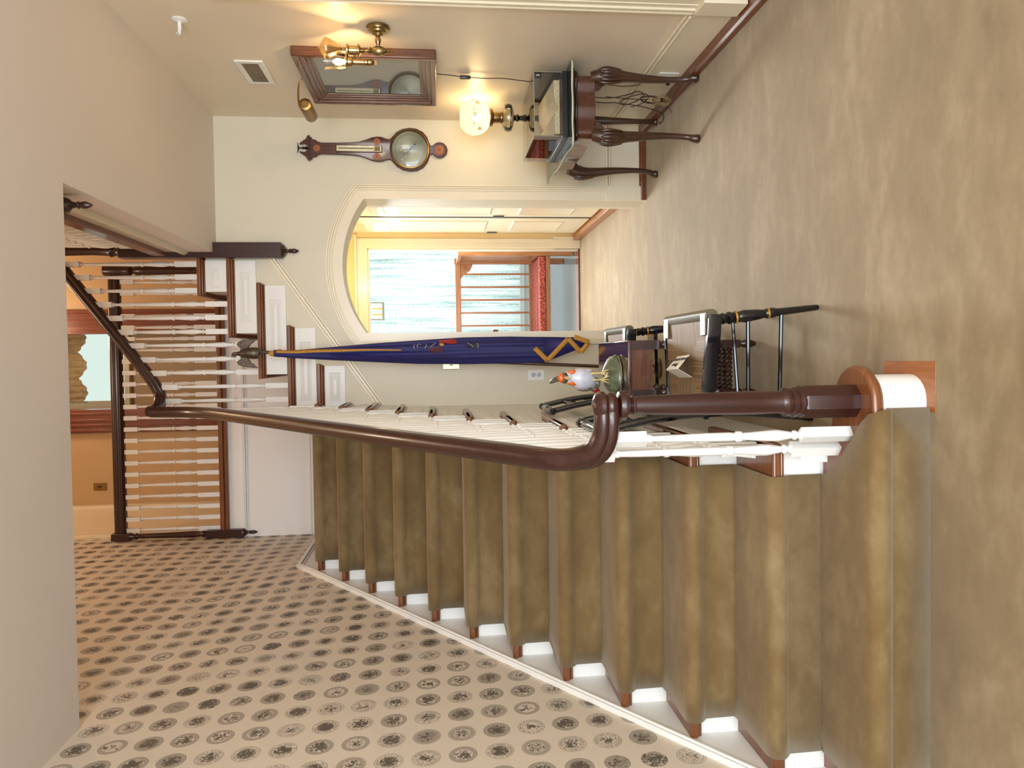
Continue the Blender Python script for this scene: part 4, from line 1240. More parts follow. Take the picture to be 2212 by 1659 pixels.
for (x, y, sx, sy) in ((1.238, 4.075, -1, -1), (1.575, 4.09, .25, -1), (1.238, 4.865, -1, .8), (1.575, 4.85, .2, .8)):
    d = Vector((sx, sy, 0)).normalized()
    P = [Vector((x, y, .615)) - d * .012, Vector((x, y, .56)) + d * .006, Vector((x, y, .50)) + d * .012, Vector((x, y, .42)) + d * .004, Vector((x, y, .30)) - d * .008, Vector((x, y, .17)) - d * .012, Vector((x, y, .07)) - d * .004, Vector((x, y, .035)) + d * .010, Vector((x, y, .012)) + d * .012, Vector((x, y, 0)) + d * .010]
    pts = spline(P, 3)
    key = [.036, .043, .040, .031, .0235, .0175, .0165, .022, .026, .021]
    rr = []
    for i in range(len(pts)):
        f = i / 3; a = int(min(f, len(key) - 2)); rr.append(key[a] + (key[a + 1] - key[a]) * (f - a))
    m = MB(); m.tube(pts, rr, 14); lg = obj('leg', m, CARVE, dk, smooth=60)
    # carved foliage on the knee
    m = MB()
    for i in range(7):
        a = (i - 3) * .42
        dd = Matrix.Rotation(a, 3, 'Z') @ d
        m.tube(spline([Vector((x, y, .58)) + dd * .040, Vector((x, y, .53)) + dd * .049, Vector((x, y, .46)) + dd * .040, Vector((x, y, .40 + .02 * abs(i - 3))) + dd * .029], 4), [.004, .007, .009, .009, .010, .009, .008, .007, .007, .005, .004, .003, .001], 7)
    m.ball(Vector((x, y, .565)) + d * .047, .012, 10, 7)
    obj('carved_knee', m, CARVE, lg, smooth=60)
    # scrolled ear beside the knee
    m = MB()
    e = Vector((1, 0, 0)) if x < 1.4 else Vector((-1, 0, 0))
    m.add([Vector((x, y, .602)) + e * .03, Vector((x, y, .602)) + e * .085, Vector((x, y, .575)) + e * .075, Vector((x, y, .55)) + e * .045, Vector((x, y, .50)) + e * .03]
          + [Vector((x, y + .02, .602)) + e * .03, Vector((x, y + .02, .602)) + e * .085, Vector((x, y + .02, .575)) + e * .075, Vector((x, y + .02, .55)) + e * .045, Vector((x, y + .02, .50)) + e * .03],
          [(0, 1, 2, 3, 4), (9, 8, 7, 6, 5)] + [(i, (i + 1) % 5 + 0, (i + 1) % 5 + 5, i + 5) for i in range(5)])
    obj('bracket', m, CARVE, dk, bevel=.003)

GLS = m_clear('clear_glass_sheet', (.93, .96, .94, 1), 1.0)
EDGE = m_plain('glass_edge', lin(196, 200, 172), .15, var=.05)
m = MB(); pl = serp(1.160, 1.635, 3.985, 4.955, .018); m.prism(pl, 'xy', dz + .001, dz + .010); m.mi = [0, 0] + [1] * (len(m.f) - 2)
tag(obj('glass_top', m, [GLS, EDGE], smooth=0), 'clear glass sheet overhanging the console table top', 'glass sheet')

# display case
ACR = m_clear('clear_acrylic', (.985, .99, .99, 1), 1.0)
ACE = m_plain('acrylic_edge', lin(170, 172, 156), .1)
cz = dz + .010
dc = thing('display_case', 'clear acrylic case with a black base and a small number 3 label', 'display case', (1.43, 4.42, cz))
cx0, cx1, cy0, cy1, ct = 1.246, 1.606, 4.115, 4.655, .942
m = MB(); m.box(cx0 - .006, cx1 + .006, cy0 - .006, cy1 + .006, cz, cz + .030); obj('case_base', m, m_plain('matt_black', lin(16, 15, 14), .35), dc, bevel=.002)
th = .004
for nm, b in (('near_pane', (cx0, cx1, cy0, cy0 + th)), ('far_pane', (cx0, cx1, cy1 - th, cy1)), ('left_pane', (cx0, cx0 + th, cy0 + th, cy1 - th)), ('right_pane', (cx1 - th, cx1, cy0 + th, cy1 - th))):
    m = MB(); m.box(*b, cz + .030, ct); obj('pane', m, ACR, dc, smooth=0)
m = MB(); m.box(cx0, cx1, cy0, cy1, ct, ct + th); obj('lid_pane', m, ACR, dc, smooth=0)
m = MB()
for a, b in (((cx0, cy0), (cx1, cy0)), ((cx0, cy1), (cx1, cy1)), ((cx0, cy0), (cx0, cy1)), ((cx1, cy0), (cx1, cy1))):
    m.tube([(a[0], a[1], ct + .002), (b[0], b[1], ct + .002)], .0016, 5)
for a in ((cx0, cy0), (cx1, cy0), (cx0, cy1), (cx1, cy1)): m.tube([(a[0], a[1], cz + .03), (a[0], a[1], ct)], .0014, 5)
obj('edge', m, ACE, dc)
m = MB(); m.box(cx1 - .036, cx1 - .006, cy0 - .0012, cy0, ct - .040, ct - .004); lb = obj('number_label', m, BLACK, dc, smooth=0)
obj('lettering', text_mb('3', .026, frame((cx1 - .021, cy0 - .0016, ct - .022), (1, 0, 0), (0, -1, 0))), CARD, lb, smooth=0)

# open book on its cradle
bk = thing('open_book', 'open book with handwritten cream pages lying inside the clear case', 'book', (1.43, 4.42, cz + .03))
t = NT('written_page'); v = t.coord(); sp = t.node('ShaderNodeSeparateXYZ'); t.link(v, sp.inputs[0])
ln = t.math('FRACT', t.math('MULTIPLY', sp.outputs[1], 62.))
wr = t.noise(t.mapping(v, (260, 40, 10)), 1, 3)
mk = t.math('MULTIPLY', t.math('MULTIPLY', t.math('LESS_THAN', ln, .35), t.math('GREATER_THAN', wr, .52)), .55)
t.bsdf(t.mix(t.math('MULTIPLY', mk, .5), lin(240, 230, 200), lin(96, 78, 60)), .7)
PAGE = t.m
PEDGE = m_plain('page_edges', lin(206, 188, 146), .7, var=.2, scale=80)
COVER = m_plain('maroon_cover', lin(84, 42, 44), .45)
zb = cz + .031
def tl(x, y, z):      # book tilts up towards the back
    return Vector((x, y, zb + z + (y - 4.17) * .06))
m = MB(); m.add([tl(1.272, 4.165, -.000), tl(1.588, 4.165, -.000), tl(1.588, 4.62, .0), tl(1.272, 4.62, .0), tl(1.272, 4.165, .006), tl(1.588, 4.165, .006), tl(1.588, 4.62, .006), tl(1.272, 4.62, .006)], [(0, 3, 2, 1), (4, 5, 6, 7), (0, 1, 5, 4), (1, 2, 6, 5), (2, 3, 7, 6), (3, 0, 4, 7)])
obj('cover', m, COVER, bk)
for s in (-1, 1):
    sec = []
    for i in range(11):
        f = i / 10; x = 1.43 + s * .152 * f
        z = .010 + .030 * math.sin(min(1, f * 2.2) * PI / 2) * (1 - .35 * f) + (.004 if s < 0 else .01) * f
        sec.append((x, z))
    vs = []; 
    for y in (4.172, 4.30, 4.42, 4.52, 4.612):
        for x, z in sec: vs.append(tl(x, y, z))
    n = 11
    m = MB(); m.add(vs, [(j * n + i, j * n + i + 1, (j + 1) * n + i + 1, (j + 1) * n + i) for j in range(4) for i in range(n - 1)])
    obj('page', m, PAGE, bk, smooth=50)
    m = MB(); a = [tl(x, 4.172, z - .0005) for x, z in sec]; b = [tl(x, 4.172, .006) for x, z in sec]; a2 = [tl(x, 4.612, z - .0005) for x, z in sec]; b2_ = [tl(x, 4.612, .006) for x, z in sec]
    m.add(a + b, [(i, i + 1, n + i + 1, n + i) for i in range(n - 1)]); m.add(a2 + b2_, [(i, n + i, n + i + 1, i + 1) for i in range(n - 1)])
    m.quad(a[-1], a2[-1], b2_[-1], b[-1]); m.quad(b[0], b[-1], b2_[-1], b2_[0])
    obj('page_block', m, PEDGE, bk, smooth=0)
m = MB(); m.add([tl(1.30, 4.60, .05), tl(1.56, 4.60, .05), tl(1.56, 4.62, .0), tl(1.30, 4.62, 0)], [(0, 1, 2, 3)])

# ------------------------------------------------------------------ table lamp
lp = thing('table_lamp', 'glowing etched globe oil lamp with a black stem at the back of the console table', 'lamp', (1.515, 4.62 + .16, cz))
lx, ly = 1.548, 4.742
k = 1.0
m = MB(); m.lathe([(.072, cz), (.074, cz + .012), (.062, cz + .02), (.060, cz + .032), (.048, cz + .042), (.046, cz + .055), (.030, cz + .066), (.022, cz + .08), (.016, .862), (.020, .87), (.030, .895), (.030, .918), (.018, .94), (.013, .955), (.020, .965), (.026, .972), (.015, .985), (.022, .995)], (lx, ly, 0), 24)
obj('stem', m, BLACK, lp)
FNT = m_clear('pressed_glass', (.82, .80, .70, 1), 1.4, .05)
m = MB(); m.lathe([(.02, .995), (.06, 1.0), (.083, 1.012), (.088, 1.032), (.080, 1.055), (.055, 1.068), (.03, 1.071)], (lx, ly, 0), 28); obj('glass_font', m, FNT, lp)
m = MB(); m.lathe([(.030, 1.068), (.036, 1.072), (.036, 1.082), (.030, 1.085), (.034, 1.10), (.034, 1.125), (.040, 1.130), (.052, 1.134), (.056, 1.142), (.056, 1.152), (.05, 1.155), (.03, 1.156)], (lx, ly, 0), 24); obj('burner', m, BRASSD, lp)
gp = []
RG, zc_, = .113, 1.250
for i in range(19):
    a = -PI / 2 + .56 + (PI - 1.10) * i / 18
    gp.append((RG * math.cos(a), zc_ + RG * .96 * math.sin(a)))
t = NT('etched_globe_glass')
tr = t.node('ShaderNodeBsdfTransparent'); tr.inputs[0].default_value = (.26, .23, .17, 1)
tl_ = t.node('ShaderNodeBsdfTranslucent'); tl_.inputs[0].default_value = (1., .94, .78, 1)
em = t.node('ShaderNodeEmission'); em.inputs[0].default_value = lin(252, 232, 172); em.inputs[1].default_value = .17
m1 = t.node('ShaderNodeMixShader'); m1.inputs[0].default_value = .06
t.link(tr.outputs[0], m1.inputs[1]); t.link(tl_.outputs[0], m1.inputs[2])
ad = t.node('ShaderNodeAddShader'); t.link(m1.outputs[0], ad.inputs[0]); t.link(em.outputs[0], ad.inputs[1]); t.link(ad.outputs[0], t.out.inputs[0])
GLOBE = t.m
m = MB(); m.lathe(gp, (lx, ly, 0), 36); gl = obj('globe', m, GLOBE, lp, smooth=60)
ETCH = m_plain('etched_grapes', lin(206, 178, 112), .5)
def onglobe(a, b, r=RG + .0015):
    return Vector((lx + r * math.cos(b) * math.cos(a), ly + r * math.cos(b) * math.sin(a), zc_ + r * .96 * math.sin(b)))
m = MB()
for a0 in (-2.55, -1.75, -1.0, .3, 1.4, 2.5):
    for (da, db) in ((0, 0), (.07, .03), (-.07, .03), (.035, .10), (-.035, .10), (0, .17), (.1, .12)):
        p = onglobe(a0 + da, -.2 + db + .15 * math.sin(a0 * 3)); m.ball(p, .0045, 7, 5)
    for s in (-1, 1):
        q = [onglobe(a0 + .32 + s * .0, .12), onglobe(a0 + .32 + s * .05, .06), onglobe(a0 + .32 + s * .11, .04)]
        m.tube(q, [.001, .003, .001], 6)
obj('etched_pattern', m, ETCH, gl)
m = MB(); m.ball((lx, ly, 1.235), (.024, .024, .032), 14, 10); obj('bulb', m, m_emit('lamp_bulb', lin(255, 240, 205), 8, True), lp)

# ------------------------------------------------------------------ framed panel with picture light
fr = thing('framed_picture', 'tall dark glazed picture in a stepped wooden frame on the right wall', 'picture', (XR, 4.36, 1.87))
FRW = m_wood('picture_frame_wood', lin(70, 38, 22), lin(122, 72, 40), 'z', .22, .4)
fy0, fy1, fz0, fz1 = 3.995, 4.745, 1.492, 2.262
def frame_ring(y0, y1, z0, z1, w, xa_, xb):
    m = MB()
    o = [(y0, z0), (y1, z0), (y1, z1), (y0, z1)]; i = [(y0 + w, z0 + w), (y1 - w, z0 + w), (y1 - w, z1 - w), (y0 + w, z1 - w)]
    vs = [(xa_, *p) for p in o] + [(xb, *p) for p in o] + [(xa_, *p) for p in i] + [(xb, *p) for p in i]
    fs = []
    for k in range(4):
        j = (k + 1) % 4
        fs += [(k, j, 4 + j, 4 + k), (4 + k, 4 + j, 12 + j, 12 + k), (8 + k, 12 + k, 12 + j, 8 + j), (k, 8 + k, 8 + j, j)]
    m.add(vs, fs); return m
for (ins, w, xf, bv) in ((0, .034, 1.612, .008), (.030, .030, 1.624, .006), (.056, .024, 1.632, .005), (.076, .022, 1.640, .004)):
    obj('frame_moulding', frame_ring(fy0 + ins, fy1 - ins, fz0 + ins, fz1 - ins, w, XR, xf), FRW, fr, bevel=bv, seg=3)
t = NT('dark_glazed_picture')
n = t.noise(t.coord(), 3.5, 4)
t.bsdf(t.ramp(n, [(.35, lin(62, 66, 60)), (.65, lin(84, 86, 76))]), .03, spec=1.0, coat=1.0)
m = MB(); m.box(1.646, 1.655, fy0 + .09, fy1 - .09, fz0 + .09, fz1 - .09); obj('glazed_panel', m, t.m, fr, smooth=0)
pl_ = MB(); pl_.tube(spline([(1.635, 4.37, 2.262), (1.60, 4.37, 2.285), (1.54, 4.37, 2.292), (1.48, 4.37, 2.288), (1.452, 4.37, 2.275)], 5), .0055, 8); la_ = obj('picture_light', pl_, BRASSD, fr)
m = MB(); m.lathe([(.024, 0), (.034, .004), (.037, .012), (.037, .208), (.034, .216), (.024, .22)], (1.452, 4.275, 2.240), 20, R3((1, 0, 0), (0, 1, 0)))
m.lathe([(.0, -.003), (.018, -.003), (.02, .0)], (1.452, 4.275, 2.240), 18, R3((1, 0, 0), (0, 1, 0)))
obj('lamp_tube', m, BRASSD, la_)

# cord with inline switch under the frame
CORD = m_plain('dark_brown_cord', lin(46, 34, 22), .5)
t = thing('cord_switch', 'thin dark cord with a small black switch hanging below the picture frame', 'cord', (1.655, 4.32, 1.49))
pts = spline([(1.655, 4.315, 1.49), (1.652, 4.318, 1.42), (1.650, 4.335, 1.335), (1.650, 4.350, 1.20), (1.651, 4.346, 1.10), (1.652, 4.390, .93), (1.652, 4.41, .80), (1.650, 4.40, .60), (1.640, 4.365, .50), (1.630, 4.37, .36), (1.632, 4.34, .26)], 5)
m = MB(); m.tube(pts, .0026, 6); obj('cord', m, CORD, t)
m = MB(); m.obox((1.648, 4.340, 1.322), (.010, .013, .032)); obj('inline_switch', m, BLACK, t, bevel=.006, seg=3)
# coiled cords below the table
TAN = m_plain('tan_cord', lin(150, 128, 96), .55); BRN = m_plain('brown_cord', lin(64, 48, 30), .5)
cc = thing('cord_bundle', 'tangle of brown and tan lamp cords tied up under the console table', 'cord', (1.58, 4.5, .1))
m = MB()
m.tube(spline([(1.615, 4.52, .52), (1.612, 4.52, .40), (1.610, 4.44, .30), (1.605, 4.38, .27), (1.60, 4.42, .22), (1.595, 4.52, .24), (1.592, 4.58, .30), (1.595, 4.54, .34), (1.60, 4.45, .29), (1.598, 4.40, .22), (1.595, 4.46, .18), (1.592, 4.56, .20), (1.592, 4.62, .25)], 6), .0032, 6)
m.tube(spline([(1.61, 4.585, .52), (1.608, 4.60, .42), (1.60, 4.57, .36), (1.585, 4.58, .20), (1.575, 4.60, .12), (1.565, 4.64, .04), (1.55, 4.70, .006), (1.54, 4.78, .006), (1.56, 4.80, .006)], 6), .0032, 6)
m.tube(spline([(1.612, 4.50, .44), (1.605, 4.51, .30), (1.60, 4.50, .18)], 6), .003, 6)
obj('brown_cord', m, BRN, cc)
m = MB(); pts = []
for i in range(90):
    a = i * .42
    pts.append((1.572 - .012 * (i / 90) + .006 * math.sin(i * 1.7), 4.42 + .085 * math.cos(a) * (.75 + .25 * math.sin(i * .23)), .105 + .062 * math.sin(a) * (.8 + .2 * math.cos(i * .31)) - .02 * math.cos(a)))
m.tube(pts, .0030, 6); obj('coiled_cord', m, TAN, cc)
m = MB(); pts = []
for i in range(50):
    a = i * .45
    pts.append((1.585 + .004 * math.sin(i * 2.1), 4.46 + .06 * math.cos(a), .16 + .07 * math.sin(a) - .03 * math.cos(a)))
m.tube(pts, .0030, 6); m.tube(spline([(1.575, 4.50, .10), (1.56, 4.52, .03), (1.53, 4.53, .006)], 4), .003, 6); obj('coiled_cord', m, BRN, cc)

# outlets and switches
def outlet(name, label, o, ax, nz, w=.076, h=.118, plate=None, plug=False, sw=False):
    t = thing(name, label, 'outlet' if not sw else 'switch', o)
    Rm = R3(ax, nz); o = Vector(o); n = Vector(nz)
    m = MB(); m.obox(o + n * .003, (w / 2, h / 2, .003), Rm); obj('plate', m, plate or WHITE, t, bevel=.002)
    if not sw:
        for s in (-1, 1):
            m = MB(); m.lathe([(.0165, 0), (.0165, .0075), (.014, .008)], o + Rm @ Vector((0, s * .020, 0)), 16, Rm); sk_ = obj('socket', m, m_plain('socket_grey', lin(176, 180, 190), .4), t)
    else:
        for s in (-1, 1):
            m = MB(); m.obox(o + Rm @ Vector((s * .022, 0, .009)), (.005, .010, .006), Rm); obj('toggle', m, BLACK, t, bevel=.002)
    return t
outlet('wall_outlet', 'white wall outlet low on the wall between the flag and the stair', (-.137, YB, .813), (1, 0, 0), (0, -1, 0))
outlet('light_switch', 'brass switch plate half hidden behind the blue flag', (-.035, YB, 1.420), (1, 0, 0), (0, -1, 0), w=.10, h=.118, plate=BRASS, sw=True)
ro = outlet('wall_outlet', 'white outlet plate with a black plug near the floor beside the console table', (XR - .0205, 4.235, .135), (0, -1, 0), (-1, 0, 0), w=.118, h=.118)
m = MB(); m.lathe([(.015, 0), (.017, .012), (.010, .028), (.004, .032)], (XR - .030, 4.27, .115), 12, R3((0, 1, 0), (-1, 0, 0))); obj('plug', m, BLACK, ro)

# wall grille
t = thing('wall_vent', 'white wall vent with a dark grille above the framed picture', 'vent', (XR, 4.375, 2.527))
y0, y1, z0, z1 = 4.205, 4.545, 2.452, 2.610
obj('vent_frame', frame_ring(y0, y1, z0, z1, .034, XR, XR - .010), WHITE, t, bevel=.004)
m = MB(); m.box(XR - .004, XR, y0 + .03, y1 - .03, z0 + .03, z1 - .03); obj('vent_back', m, m_plain('vent_dark', lin(40, 34, 28), .7), t)
m = MB()
for i in range(19): y = y0 + .036 + i * (y1 - y0 - .072) / 18; m.box(XR - .008, XR - .004, y - .0028, y + .0028, z0 + .03, z1 - .03)
for i in range(8): z = z0 + .036 + i * (z1 - z0 - .072) / 7; m.box(XR - .0085, XR - .004, y0 + .03, y1 - .03, z - .0025, z + .0025)
obj('grille', m, m_plain('grille_metal', lin(128, 112, 90), .5), t)
# sidewall sprinkler
t = thing('sprinkler', 'small white sidewall sprinkler high on the right wall', 'sprinkler', (XR, 3.735, 2.735))
m = MB(); m.lathe([(.036, 0), (.036, .004), (.020, .010), (.012, .012)], (XR, 3.735, 2.735), 18, R3((0, 1, 0), (-1, 0, 0))); obj('escutcheon', m, WHITE, t)
m = MB(); m.lathe([(.009, .0), (.009, .04), (.005, .05), (.005, .065)], (XR - .008, 3.735, 2.735), 12, R3((0, 1, 0), (-1, 0, 0))); m.box(XR - .075, XR - .07, 3.718, 3.752, 2.742, 2.746); m.tube([(XR - .045, 3.722, 2.735), (XR - .07, 3.725, 2.738)], .003, 6); m.tube([(XR - .045, 3.748, 2.735), (XR - .07, 3.745, 2.738)], .003, 6); obj('sprinkler_head', m, WHITE, t)

# ------------------------------------------------------------------ wall sconce
sc = thing('wall_sconce', 'brass gas and electric wall sconce with two glass shades in front of the picture', 'lamp', (XR, 3.75, 1.785))
Rw = R3((0, 1, 0), (-1, 0, 0))
m = MB(); m.lathe([(.058, 0), (.060, .006), (.052, .012), (.050, .018), (.040, .022), (.036, .030), (.022, .036), (.016, .046)], (XR, 3.75, 1.780), 26, Rw); obj('wall_plate', m, BRASS, sc)
m = MB(); m.lathe([(.010, .04), (.012, .05), (.016, .066), (.012, .08), (.008, .09), (.013, .096), (.010, .104), (.010, .115)], (XR, 3.75, 1.782), 16, Rw); obj('arm', m, BRASS, sc)
sx = 1.545
m = MB(); m.lathe([(.004, 1.706), (.009, 1.712), (.005, 1.720), (.011, 1.728), (.007, 1.736), (.018, 1.752), (.026, 1.778), (.021, 1.80), (.012, 1.812), (.020, 1.822), (.010, 1.832), (.008, 1.848), (.016, 1.856), (.011, 1.864), (.030, 1.876), (.030, 1.882), (.022, 1.886), (.022, 1.925), (.030, 1.930), (.030, 1.938), (.016, 1.944), (.012, 1.962), (.018, 1.968)], (sx, 3.75, 0), 20); obj('upright', m, BRASS, sc)
t = NT('amber_ribbed_glass')
a_ = t.node('ShaderNodeBsdfTransparent'); a_.inputs[0].default_value = (.74, .69, .60, 1)
b_ = t.node('ShaderNodeBsdfTranslucent'); b_.inputs[0].default_value = lin(176, 156, 120)
d_ = t.node('ShaderNodeBsdfGlossy'); d_.inputs['Roughness'].default_value = .15; d_.inputs[0].default_value = lin(220, 200, 160)
x_ = t.node('ShaderNodeMixShader'); x_.inputs[0].default_value = .28; t.link(a_.outputs[0], x_.inputs[1]); t.link(b_.outputs[0], x_.inputs[2])
y_ = t.node('ShaderNodeMixShader'); y_.inputs[0].default_value = .22; t.link(x_.outputs[0], y_.inputs[1]); t.link(d_.outputs[0], y_.inputs[2]); t.link(y_.outputs[0], t.out.inputs[0])
SHD = t.m
m = MB(); pr = [(.014, 1.966), (.022, 1.980), (.036, 2.002), (.048, 2.022), (.054, 2.036), (.052, 2.041), (.040, 2.052), (.022, 2.064), (.009, 2.072), (.007, 2.078), (.004, 2.086)]; vs = []; seg = 24
for r, z in pr:
    for k_ in range(seg):
        a = 2 * PI * k_ / seg; rr = r * (1 + .05 * math.cos(8 * a)); vs.append((sx + .006 + rr * math.cos(a), 3.75 + rr * math.sin(a), z))
m.add(vs, [(i * seg + k_, i * seg + (k_ + 1) % seg, (i + 1) * seg + (k_ + 1) % seg, (i + 1) * seg + k_) for i in range(len(pr) - 1) for k_ in range(seg)])
obj('ribbed_shade', m, SHD, sc, smooth=60)
ex = 1.487
m = MB(); m.tube([(sx, 3.75, 1.90), (1.52, 3.75, 1.90), (ex + .012, 3.75, 1.90)], .006, 8)
m.lathe([(.004, 1.80), (.012, 1.806), (.018, 1.815), (.018, 1.83), (.014, 1.834), (.018, 1.838), (.018, 1.848), (.015, 1.852), (.015, 1.905), (.020, 1.908), (.024, 1.918), (.024, 1.932), (.031, 1.936), (.031, 1.944), (.02, 1.946)], (ex, 3.75, 0), 18)
m.obox((ex, 3.75, 1.795), (.004, .018, .006)); obj('electric_socket', m, BRASS, sc)
CLR = m_clear('clear_chimney_glass', (.97, .95, .90, 1), 1.0)
m = MB(); m.lathe([(.034, 1.944), (.038, 1.95), (.038, 2.05)], (ex, 3.75, 0), 22, cap=False); obj('glass_shade', m, CLR, sc, smooth=60)
m = MB(); m.lathe([(.008, 1.946), (.010, 1.955), (.017, 1.975), (.014, 1.995), (.003, 2.008)], (ex, 3.75, 0), 14); obj('bulb', m, m_emit('sconce_bulb', lin(255, 214, 140), 9, True), sc)

# ------------------------------------------------------------------ banjo barometer
bxc = 1.450
ba = thing('barometer', 'banjo shaped wooden wall barometer with a round dial on the back wall', 'barometer', (bxc, YB, 1.92))
half = [(0, 1.420), (.030, 1.428), (.050, 1.450), (.056, 1.478), (.048, 1.505), (.030, 1.524), (.029, 1.538), (.05, 1.548), (.090, 1.562), (.125, 1.592), (.146, 1.635), (.151, 1.682), (.143, 1.730), (.120, 1.772), (.088, 1.802), (.070, 1.82), (.074, 1.845), (.085, 1.875), (.087, 1.908), (.080, 1.945), (.064, 1.985), (.050, 2.03), (.044, 2.09), (.041, 2.18), (.040, 2.285), (.046, 2.31), (.060, 2.326), (.060, 2.345), (.077, 2.352), (.077, 2.366)]
poly = [(bxc + x, z) for x, z in half] + [(bxc - x, z) for x, z in reversed(half[1:])]
BW_ = m_wood('barometer_mahogany', lin(56, 26, 17), lin(86, 44, 30), 'z', .22, .5)
m = MB(); m.prism(poly, 'xz', YB - .028, YB); obj('case_body', m, BW_, ba, bevel=.005, smooth=30)
m = MB()
for s in (-1, 1):
    m.prism([(bxc + s * .084, 2.366), (bxc + s * .084, 2.378), (bxc + s * .062, 2.388), (bxc + s * .028, 2.436), (bxc + s * .024, 2.424), (bxc + s * .030, 2.402), (bxc + s * .016, 2.380), (bxc + s * .010, 2.366)], 'xz', YB - .036, YB)
m.box(bxc - .086, bxc + .086, YB - .038, YB, 2.362, 2.374)
obj('broken_pediment', m, BW_, ba, bevel=.003)
m = MB(); m.lathe([(.004, 2.372), (.012, 2.388), (.006, 2.402), (.010, 2.408), (.005, 2.418), (.004, 2.428), (.007, 2.440), (.003, 2.450)], (bxc + .002, YB - .02, 0), 12); m.tube([(bxc - .036, YB - .02, 2.452), (bxc - .012, YB - .02, 2.444), (bxc + .002, YB - .02, 2.440), (bxc + .016, YB - .02, 2.444), (bxc + .040, YB - .02, 2.450)], [.001, .004, .006, .004, .001], 8); obj('finial', m, BLACK, ba)
Rb = R3((1, 0, 0), (0, -1, 0))
m = MB(); m.lathe([(.138, .026), (.139, .038), (.134, .046), (.127, .048), (.123, .040), (.123, .03)], (bxc, YB, 1.682), 48, Rb, cap=False); obj('brass_bezel', m, BRASSD, ba)
t = NT('silvered_dial'); v = t.coord(); sp = t.node('ShaderNodeSeparateXYZ'); t.link(v, sp.inputs[0])
dz_ = t.math('SUBTRACT', sp.outputs[2], 1.682 - 1.92)
ang = t.math('ARCTAN2', dz_, sp.outputs[0])
rr = t.math('SQRT', t.math('ADD', t.math('POWER', dz_, 2.), t.math('POWER', sp.outputs[0], 2.)))
tk = t.math('MULTIPLY', t.math('LESS_THAN', t.math('FRACT', t.math('MULTIPLY', ang, 20.)), .22), t.math('MULTIPLY', t.math('GREATER_THAN', rr, .100), t.math('LESS_THAN', rr, .112)))
rg = t.math('ADD', t.math('MULTIPLY', t.math('GREATER_THAN', rr, .098), t.math('LESS_THAN', rr, .0995)), t.math('MULTIPLY', t.math('GREATER_THAN', rr, .112), t.math('LESS_THAN', rr, .1135)))
br = t.noise(t.mapping(v, (1, 1, 1)), 5, 2)
sw_ = t.math('ADD', .5, t.math('MULTIPLY', t.math('SINE', t.math('ADD', t.math('MULTIPLY', ang, 2.), .6)), .5))  # bands of brushed-metal sheen painted into the dial colour
base = t.mix(sw_, lin(112, 110, 90), lin(168, 164, 140))
col = t.mix(t.math('MULTIPLY', t.math('ADD', tk, rg, clamp=True), .7), base, lin(40, 36, 30))
t.bsdf(col, .35, .35)
m = MB(); m.lathe([(.124, .028), (.124, .031), (.001, .031)], (bxc, YB, 1.682), 48, Rb); dl = obj('dial', m, t.m, ba, smooth=20)
m = MB()
def hand(a, L, w):
    d = Vector((math.cos(a), 0, math.sin(a))); n = Vector((-d.z, 0, d.x)); c0 = Vector((bxc, YB - .034, 1.682))
    m.add([c0 - d * .03 + n * w, c0 - d * .03 - n * w, c0 + d * L - n * .0006, c0 + d * L + n * .0006, c0 - d * .03 + n * w + Vector((0, -.001, 0)), c0 - d * .03 - n * w + Vector((0, -.001, 0)), c0 + d * L - n * .0006 + Vector((0, -.001, 0)), c0 + d * L + n * .0006 + Vector((0, -.001, 0))], [(0, 1, 2, 3), (4, 7, 6, 5), (0, 4, 5, 1), (1, 5, 6, 2), (2, 6, 7, 3), (3, 7, 4, 0)])
hand(2.35, .095, .0018); hand(-.9, .03, .002)
m.lathe([(.006, .031), (.006, .036), (.002, .038)], (bxc, YB, 1.682), 12, Rb); m.lathe([(.005, .044), (.005, .050), (.002, .052)], (bxc + .03, YB, 1.682 - .035), 10, Rb)
obj('pointer', m, BLACK, dl)
m = MB(); m.lathe([(.123, .040), (.110, .0436), (.08, .047), (.04, .049), (.002, .0495)], (bxc, YB, 1.682), 40, Rb, cap=False); obj('domed_glass', m, ACR, ba, smooth=80)
m = MB(); m.box(bxc - .026, bxc + .026, YB - .036, YB - .027, 1.872, 2.19); obj('thermometer_case', m, BW_, ba, bevel=.004)
m = MB(); m.box(bxc - .019, bxc + .019, YB - .0375, YB - .036, 1.880, 2.182); th_ = obj('thermometer_plate', m, m_plain('silvered_plate', lin(196, 188, 154), .35, .3, var=.15, scale=30), ba, smooth=0)
m = MB(); m.tube([(bxc, YB - .040, 1.93), (bxc, YB - .040, 2.17)], .0028, 8); obj('glass_tube', m, PEWTER, th_)
m = MB(); m.box(bxc - .017, bxc + .017, YB - .0386, YB - .0375, 1.886, 1.925)
m.mi = [0] * len(m.f); obj('maker_plate', m, m_plain('engraved_plate', lin(110, 96, 62), .4, .3, var=.7, scale=220), th_)
INL = m_plain('light_wood_inlay', lin(176, 104, 60), .35); INLD = m_plain('dark_inlay', lin(96, 48, 28), .35)
for (dx, z, r) in ((0, 2.318, .024), (.052, 1.908, .024), (-.052, 1.908, .024), (0, 1.478, .036)):
    m = MB(); m.lathe([(r, .028), (r, .0288), (.001, .0289)], (bxc + dx, YB, z), 26, Rb); ro_ = obj('inlay_disc', m, INLD, ba, smooth=0)
    m = MB()
    for i in range(14):
        a = 2 * PI * i / 14; da = .16
        pts = [(0, .1), (-da, .62), (-da * .8, .92), (0, 1.0), (da * .8, .92), (da, .62)]
        vs = [Vector((bxc + dx + r * q * math.cos(a + d), YB - .0294, z + r * q * math.sin(a + d))) for d, q in pts]
        m.add(vs, [tuple(range(6))])
    obj('petal_inlay', m, INL, ro_, smooth=0)

